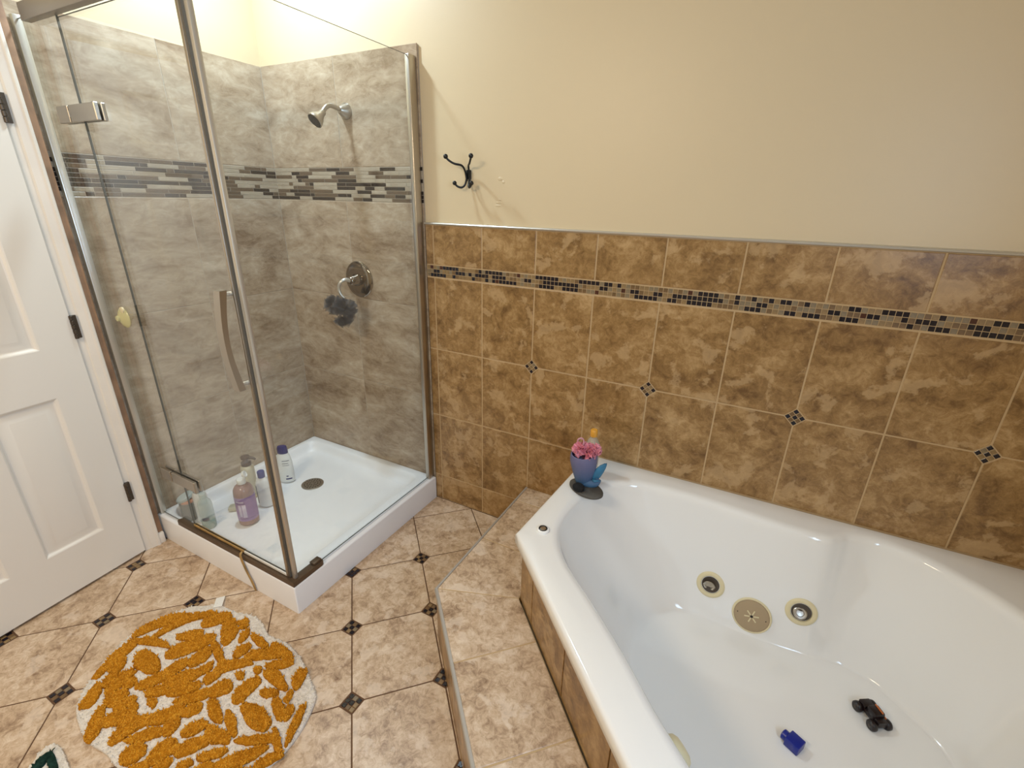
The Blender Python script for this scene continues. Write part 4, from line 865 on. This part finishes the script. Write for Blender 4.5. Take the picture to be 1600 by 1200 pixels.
# tail shaped holder on the tub deck
def gradient(name, stops, z0, z1, rough=0.55):
    m, nt, b = newmat(name); N = nt.nodes; L = nt.links
    g_ = N.new('ShaderNodeNewGeometry'); sx = N.new('ShaderNodeSeparateXYZ'); L.new(g_.outputs['Position'], sx.inputs[0])
    mr = N.new('ShaderNodeMapRange'); mr.inputs[1].default_value = z0; mr.inputs[2].default_value = z1; L.new(sx.outputs[2], mr.inputs[0])
    nz = N.new('ShaderNodeTexNoise'); nz.inputs['Scale'].default_value = 60
    r = N.new('ShaderNodeValToRGB'); L.new(mr.outputs[0], r.inputs[0])
    r.color_ramp.elements[0].position = stops[0][0]; r.color_ramp.elements[0].color = s2l(stops[0][1])+(1,)
    r.color_ramp.elements[1].position = stops[-1][0]; r.color_ramp.elements[1].color = s2l(stops[-1][1])+(1,)
    for p, c in stops[1:-1]: r.color_ramp.elements.new(p).color = s2l(c)+(1,)
    L.new(r.outputs[0], b.inputs['Base Color']); b.inputs['Roughness'].default_value = rough
    vo = N.new('ShaderNodeTexVoronoi'); vo.inputs['Scale'].default_value = 110; bn = N.new('ShaderNodeBump'); bn.inputs['Strength'].default_value = 0.35; bn.inputs['Distance'].default_value = 0.002
    L.new(vo.outputs['Distance'], bn.inputs['Height']); L.new(bn.outputs[0], b.inputs['Normal'])
    return m
M['tailpaint'] = gradient('painted_tail_glaze', [(0.0, (64, 108, 144)), (0.3, (88, 106, 142)), (0.65, (102, 104, 138)), (1.0, (112, 108, 142))], ZT+0.02, ZT+0.15)
M['teal'] = plain('teal_fin_paint', (54, 116, 150), 0.5, vary=0.15, vscale=30)
M['rock'] = plain('dark_grey_stone_resin', (82, 78, 72), 0.75, bump=0.5, bscale=70, vary=0.15, vscale=30)
M['blackmatte'] = plain('matte_black', (10, 10, 11), 0.85)
bx_, by_ = 1.888, -0.276
hol = empty('tail_holder', (bx_, by_, ZT), 'blue and purple fish tail shaped holder on a grey oval base', 'holder')
Mx = Matrix.Translation((bx_, by_, ZT+.0004)) @ Matrix.Rotation(-0.45, 4, 'Z')
lathe('base', [(0.072, 0), (0.0765, 0.004), (0.0765, 0.009), (0.071, 0.013), (0.05, 0.0145), (0.005, 0.015)], M['rock'], hol, 40, Mx, 1.0, 0.66)
lathe('black_pebble', [(0.024*math.sin(a), 0.026-0.018*math.cos(a)) for a in [0.05+3.0*k/9 for k in range(10)]], M['blackmatte'], hol, 20, Matrix.Translation((1.868, -0.310, ZT-.001)), 1.0, 0.85)
Mx = Matrix.Translation((1.868, -0.248, ZT+.013)) @ Matrix.Rotation(-0.06, 4, 'Y') @ Matrix.Rotation(0.05, 4, 'X')
lathe('tail_body', [(0.026, 0), (0.031, 0.004), (0.036, 0.022), (0.043, 0.050), (0.049, 0.080), (0.0525, 0.100), (0.0525, 0.116), (0.049, 0.131), (0.046, 0.132), (0.046, 0.120), (0.046, 0.095)], M['tailpaint'], hol, 36, Mx)
# curled tail end and upright fin
tube('tail_curl', catmull([(1.876, -0.262, ZT+.026), (1.900, -0.262, ZT+.026), (1.918, -0.255, ZT+.030), (1.924, -0.246, ZT+.045)], 6), [0.020-0.008*k/18 for k in range(19)], M['tailpaint'], hol, 12)
bm = bmesh.new(); rings = []
fin = [(-.010, .036), (-.006, .050), (.000, .068), (.008, .086), (.017, .100), (.026, .108)]
finw = [.010, .017, .021, .020, .014, .004]
fdir = Vector((0.8, 0.6, 0)).normalized(); fnr = Vector((0.6, -0.8, 0))
for (o_, z), w_ in zip(fin, finw):
    cpt = Vector((1.922, -0.246, ZT+z)) + fdir*o_
    rings.append([cpt+fdir*w_*math.cos(a)*1.0+fnr*0.0055*math.sin(a)*(0.5+w_/.021*.5) + Vector((0, 0, abs(math.cos(a))*.004)) for a in [2*math.pi*k/14 for k in range(14)]])
bm_loft(bm, rings); from_bm('tail_fin', bm, M['teal'], hol, autosmooth=70)
bm = bmesh.new(); rings = []
for k, w_ in enumerate((.010, .016, .017, .012, .003)):
    t = k/4; cpt = Vector((1.921-.004*t, -0.250-.022*t, ZT+.034+.030*t-.018*t*t))
    rings.append([cpt+Vector((1, .2, 0)).normalized()*w_*math.cos(a)+Vector((0, .4, .9)).normalized()*.005*math.sin(a) for a in [2*math.pi*q/12 for q in range(12)]])
bm_loft(bm, rings); from_bm('tail_fin', bm, M['teal'], hol, autosmooth=70)
M['mesh_pink'] = plain('pink_nylon_mesh', (240, 158, 174), 0.55, alpha=0.85)
po = pouf('pink_pouf', [((1.868, -0.252, ZT+.153), 0.042), ((1.846, -0.260, ZT+.160), 0.029), ((1.890, -0.244, ZT+.158), 0.031)], M['mesh_pink'], 9, 12)
tag(po, 'pink mesh pouf stuffed in the fish tail holder', 'bath pouf')
M['pinkcord'] = plain('pink_cord', (206, 150, 160), 0.6)
cpth = [(1.846+.012*math.cos(a), -0.262+.004*math.sin(a*2), ZT+.190+.018*math.sin(a)) for a in [2*math.pi*k/24 for k in range(25)]]
tube('hanging_loop', cpth, 0.0032, M['pinkcord'], po, 8)
M['orange'] = plain('orange_cap', (228, 164, 60), 0.4)
M['clear2'] = plain('clear_oil_bottle', (200, 192, 176), 0.12, alpha=0.45)
b_, Mx = bottle('oil_bottle', (1.862, -0.150, ZT+.0003), [(0.024, 0), (0.028, 0.004), (0.029, 0.012), (0.029, 0.120), (0.027, 0.140), (0.018, 0.158), (0.012, 0.164), (0.012, 0.172)], M['clear2'], 'clear bottle with orange cap behind the fish tail holder')
lathe('cap', [(0.0135, 0.170), (0.0142, 0.172), (0.0142, 0.196), (0.012, 0.199), (0.003, 0.199)], M['orange'], b_, 20, Mx)

# toys on the tub floor
def floor_z(x, y):
    h = bv.ray_cast(Vector((x, y, 0.45)), Vector((0, 0, -1)))[0]
    return h.z
M['toyblack'] = plain('black_toy_plastic', (26, 14, 14), 0.35)
M['toyorange'] = plain('orange_toy_plastic', (196, 110, 58), 0.4)
M['toyblue'] = plain('royal_blue_toy_plastic', (16, 36, 132), 0.3)
tx, ty = 2.890, -0.392; tz = max(floor_z(tx+a, ty+b2) for a, b2 in ((0, 0), (-.03, 0), (0, -.03), (.03, -.02)))-.002
TM = Matrix.Translation((tx, ty, tz)) @ Matrix.Rotation(math.radians(-58), 4, 'Z')
toy = empty('toy_truck', (tx, ty, tz), 'small black toy truck with orange edge on the tub floor', 'toy')
def tbox(name, lo, hi, mat, bev=.003, par=None):
    bm = bmesh.new(); bm_box(bm, lo, hi, bev, 2); bmesh.ops.transform(bm, matrix=TM, verts=bm.verts[:]); return from_bm(name, bm, mat, par or toy, autosmooth=40)
tbox('chassis', (-.040, -.016, .014), (.038, .016, .028), M['toyblack'])
tbox('cab', (-.012, -.017, .026), (.022, .018, .050), M['toyblack'], .006)
tbox('bonnet', (.018, -.015, .026), (.038, .015, .038), M['toyblack'], .004)
tbox('rear_bed', (-.040, -.017, .026), (-.014, .017, .036), M['toyblack'], .003)
tbox('side_stripe', (-.014, .0178, .030), (.024, .0215, .036), M['toyorange'], .001)
tbox('roof_bar', (-.010, .006, .0495), (.020, .010, .0535), M['toyorange'], .001)
for sx_ in (-.030, .028):
    for sy_ in (-1, 1):
        A = TM @ Matrix.Translation((sx_, sy_*.0235, .016)) @ Matrix.Rotation(math.pi/2, 4, 'X')
        w_ = lathe('wheel', [(0.004, -.009), (0.012, -.009), (0.0155, -.006), (0.0165, 0), (0.0155, .006), (0.012, .009), (0.004, .009)], M['toyblack'], toy, 18, A)
        lathe('hub', [(0.005, -.0098), (0.005, .0098)], M['hingebr'], w_, 10, A)
tx, ty = 2.672, -0.596; tz = floor_z(tx, ty)
TM = Matrix.Translation((tx, ty, tz+.0005)) @ Matrix.Rotation(math.radians(-30), 4, 'Z')
toy = empty('toy_block', (tx, ty, tz), 'royal blue toy block with round stub on the tub floor', 'toy')
bm = bmesh.new(); bm_box(bm, (-.016, -.020, 0), (.024, .020, .032), .003, 2); bmesh.ops.transform(bm, matrix=TM, verts=bm.verts[:]); from_bm('block', bm, M['toyblue'], toy, autosmooth=40)
lathe('stub', [(.015, 0), (.015, .012), (.012, .014), (.010, .010), (.002, .010)], M['toyblue'], toy, 20, TM @ Matrix.Translation((-.016, -.002, .0165)) @ Matrix.Rotation(-math.pi/2, 4, 'Y'))

# ================================================================== BATH MATS
MAT = [(0.639, -1.051), (0.597, -1.082), (0.56, -1.106), (0.527, -1.161), (0.501, -1.217), (0.492, -1.278), (0.511, -1.339), (0.536, -1.39), (0.576, -1.45), (0.604, -1.485), (0.657, -1.523), (0.74, -1.545), (0.813, -1.551), (0.887, -1.542), (0.962, -1.544), (1.088, -1.515), (1.223, -1.453), (1.319, -1.364), (1.34, -1.328), (1.344, -1.277), (1.335, -1.219), (1.312, -1.16), (1.283, -1.12), (1.215, -1.088), (1.15, -1.06), (1.058, -1.038), (0.994, -1.042), (0.943, -1.045), (0.866, -1.021), (0.801, -1.019), (0.749, -1.037), (0.688, -1.043)]
def fabric(name, rgb, rgb2):
    m, nt, b = newmat(name); N = nt.nodes; L = nt.links
    tc = N.new('ShaderNodeTexCoord'); n = N.new('ShaderNodeTexNoise'); n.inputs['Scale'].default_value = 75; n.inputs['Detail'].default_value = 6; n.inputs['Roughness'].default_value = 0.7
    L.new(tc.outputs['Object'], n.inputs['Vector'])
    r = N.new('ShaderNodeValToRGB'); r.color_ramp.elements[0].position = 0.35; r.color_ramp.elements[1].position = 0.65
    r.color_ramp.elements[0].color = s2l(rgb2)+(1,); r.color_ramp.elements[1].color = s2l(rgb)+(1,)
    L.new(n.outputs['Fac'], r.inputs[0]); L.new(r.outputs[0], b.inputs['Base Color']); b.inputs['Roughness'].default_value = 0.95; b.inputs['Specular IOR Level'].default_value = 0.1
    bn = N.new('ShaderNodeBump'); bn.inputs['Strength'].default_value = 0.8; bn.inputs['Distance'].default_value = 0.004
    L.new(n.outputs['Fac'], bn.inputs['Height']); L.new(bn.outputs[0], b.inputs['Normal'])
    return m
M['matwhite'] = fabric('cream_mat_pile', (240, 232, 222), (216, 206, 192))
M['matgold'] = fabric('golden_mat_tufts', (226, 164, 54), (190, 124, 28))
M['matgold_shade'] = fabric('golden_tuft_shade', (196, 130, 30), (158, 98, 16))  # darker gold under the pile tips, shade for depth put into the colour
M['matgreen'] = fabric('dark_green_mat_tufts', (38, 66, 58), (22, 42, 36))
def mat_base(name, outline, parent, h, mat):
    pts = [Vector((p.x, p.y)) for p in catmull([(p[0], p[1], 0) for p in outline], 4, True)]
    cen_ = sum(pts, Vector((0, 0)))/len(pts); bm = bmesh.new(); rings = []
    for k, z in ((1.0, .0005), (1.0, h*.55), (.993, h*.85), (.98, h)):
        rings.append([Vector((cen_.x+(p.x-cen_.x)*k, cen_.y+(p.y-cen_.y)*k, z)) for p in pts])
    for k in (.8, .6, .4, .2): rings.append([Vector((cen_.x+(p.x-cen_.x)*k, cen_.y+(p.y-cen_.y)*k, h)) for p in pts])
    bm_loft(bm, rings)
    return from_bm(name, bm, mat, parent, autosmooth=50), pts
def tuft(parent, poly, z0, h, mat, name='tuft'):
    pts = [Vector((p.x, p.y)) for p in catmull([(x, y, 0) for x, y in poly], 3, True)]
    c_ = sum(pts, Vector((0, 0)))/len(pts); bm = bmesh.new(); rings = []
    for k, z in ((1.0, 0), (.98, .45), (.90, .85), (.75, 1.0), (.4, 1.02)):
        rw = []
        for p in pts:
            q = c_+(p-c_)*k; jit = .0005+mnoise.noise(Vector((p.x*55, p.y*55, 3)))*.005+mnoise.noise(Vector((p.x*140, p.y*140, 7)))*.004; d_ = (p-c_).normalized() if (p-c_).length > 1e-5 else Vector((0, 0))
            q = q+d_*jit; rw.append(Vector((q.x, q.y, z0+z*h*(1+.25*mnoise.noise(Vector((q.x*70, q.y*70, 0)))))))
        rings.append(rw)
    bm_loft(bm, rings, cap0=False)
    return from_bm(name, bm, mat, parent, smooth=True)
def inside(p, poly):
    r = False; n = len(poly)
    for i in range(n):
        (x1, y1), (x2, y2) = poly[i-1], poly[i]
        if (y1 > p[1]) != (y2 > p[1]) and p[0] < (x2-x1)*(p[1]-y1)/(y2-y1)+x1: r = not r
    return r
def pile(parent, polys, z0, h, density, mat, seed, name='pile', rad=.0022):
    rnd = random.Random(seed); vs, fs = [], []
    for poly in polys:
        xs = [p[0] for p in poly]; ys = [p[1] for p in poly]; ar = (max(xs)-min(xs))*(max(ys)-min(ys))
        for _ in range(int(ar*density)):
            p = (rnd.uniform(min(xs), max(xs)), rnd.uniform(min(ys), max(ys)))
            if not inside(p, poly): continue
            a0 = rnd.uniform(0, 6.28); r = rad*rnd.uniform(.7, 1.3); hh = h*rnd.uniform(.7, 1.25); lx, ly = rnd.gauss(0, .0032), rnd.gauss(0, .0032)
            b0 = len(vs)
            for zz, kr in ((0, 1), (hh*.7, .95)):
                for k in range(4): vs.append((p[0]+lx*zz/hh+r*kr*math.cos(a0+k*math.pi/2), p[1]+ly*zz/hh+r*kr*math.sin(a0+k*math.pi/2), z0+zz))
            vs.append((p[0]+lx, p[1]+ly, z0+hh))
            for k in range(4):
                j = (k+1) % 4; fs.append((b0+k, b0+j, b0+4+j, b0+4+k)); fs.append((b0+4+k, b0+4+j, b0+8))
    me = bpy.data.meshes.new(name); me.from_pydata(vs, [], fs); me.update()
    o = link(name, me, [mat], parent, True); tag(o, kind='stuff'); return o
mat1 = empty('bath_mat', (0.92, -1.28, 0), 'cream bath mat with raised golden yellow tufts in a rounded shape', 'bath mat')
_, mpts = mat_base('mat_base', MAT, mat1, 0.010, M['matwhite'])
polys = [[(b[i]/1000, b[i+1]/1000) for i in range(0, len(b), 2)] for b in BLOBS]
for po_ in polys:
    t_ = tuft(mat1, po_, 0.009, 0.010, M['matgold_shade'])
pile(mat1, polys, 0.014, 0.0085, 40000, M['matgold'], 3, 'pile', .0026)
pile(mat1, [[tuple(p) for p in mpts]], 0.0085, 0.0035, 26000, M['matwhite'], 5, 'base_pile', .0024)
bm = bmesh.new()
tg = [(0.603, -1.034), (0.625, -1.010), (0.668, -1.050), (0.646, -1.072)]
a = [bm.verts.new((x, y, z)) for (x, y), z in zip(tg, (.006, .008, .012, .012))]; b_ = [bm.verts.new((x, y, z+.0012)) for (x, y), z in zip(tg, (.006, .008, .012, .012))]
bm.faces.new(a[::-1]); bm.faces.new(b_)
for i in range(4): bm.faces.new((a[i], a[(i+1) % 4], b_[(i+1) % 4], b_[i]))
M['tag'] = plain('white_satin_tag', (236, 234, 228), 0.5)
from_bm('care_tag', bm, M['tag'], mat1)
mat2 = empty('green_bath_mat', (0.80, -1.72, 0), 'cream and dark green bath mat tip beside the golden mat', 'bath mat')
M2 = [(0.739, -1.665), (0.721, -1.637), (0.714, -1.613), (0.726, -1.600), (0.764, -1.597), (0.813, -1.605), (0.87, -1.617), (0.94, -1.66), (0.98, -1.76), (0.93, -1.87), (0.83, -1.90), (0.76, -1.83), (0.745, -1.74)]
_, m2p = mat_base('mat_base', M2, mat2, 0.010, M['matwhite'])
g2 = [[(0.757, -1.665), (0.742, -1.640), (0.740, -1.623), (0.754, -1.614), (0.766, -1.619), (0.768, -1.634), (0.775, -1.648), (0.783, -1.672), (0.772, -1.690)],
      [(0.754, -1.614), (0.793, -1.620), (0.835, -1.629), (0.875, -1.650), (0.870, -1.668), (0.835, -1.655), (0.800, -1.640), (0.772, -1.634)],
      [(0.83, -1.70), (0.88, -1.70), (0.90, -1.76), (0.86, -1.80), (0.82, -1.76)]]
for po_ in g2: tuft(mat2, po_, 0.009, 0.010, M['matgreen'])
pile(mat2, g2, 0.014, 0.007, 36000, M['matgreen'], 8)
pile(mat2, [[tuple(p) for p in m2p]], 0.0085, 0.0035, 26000, M['matwhite'], 6, 'base_pile', .0024)
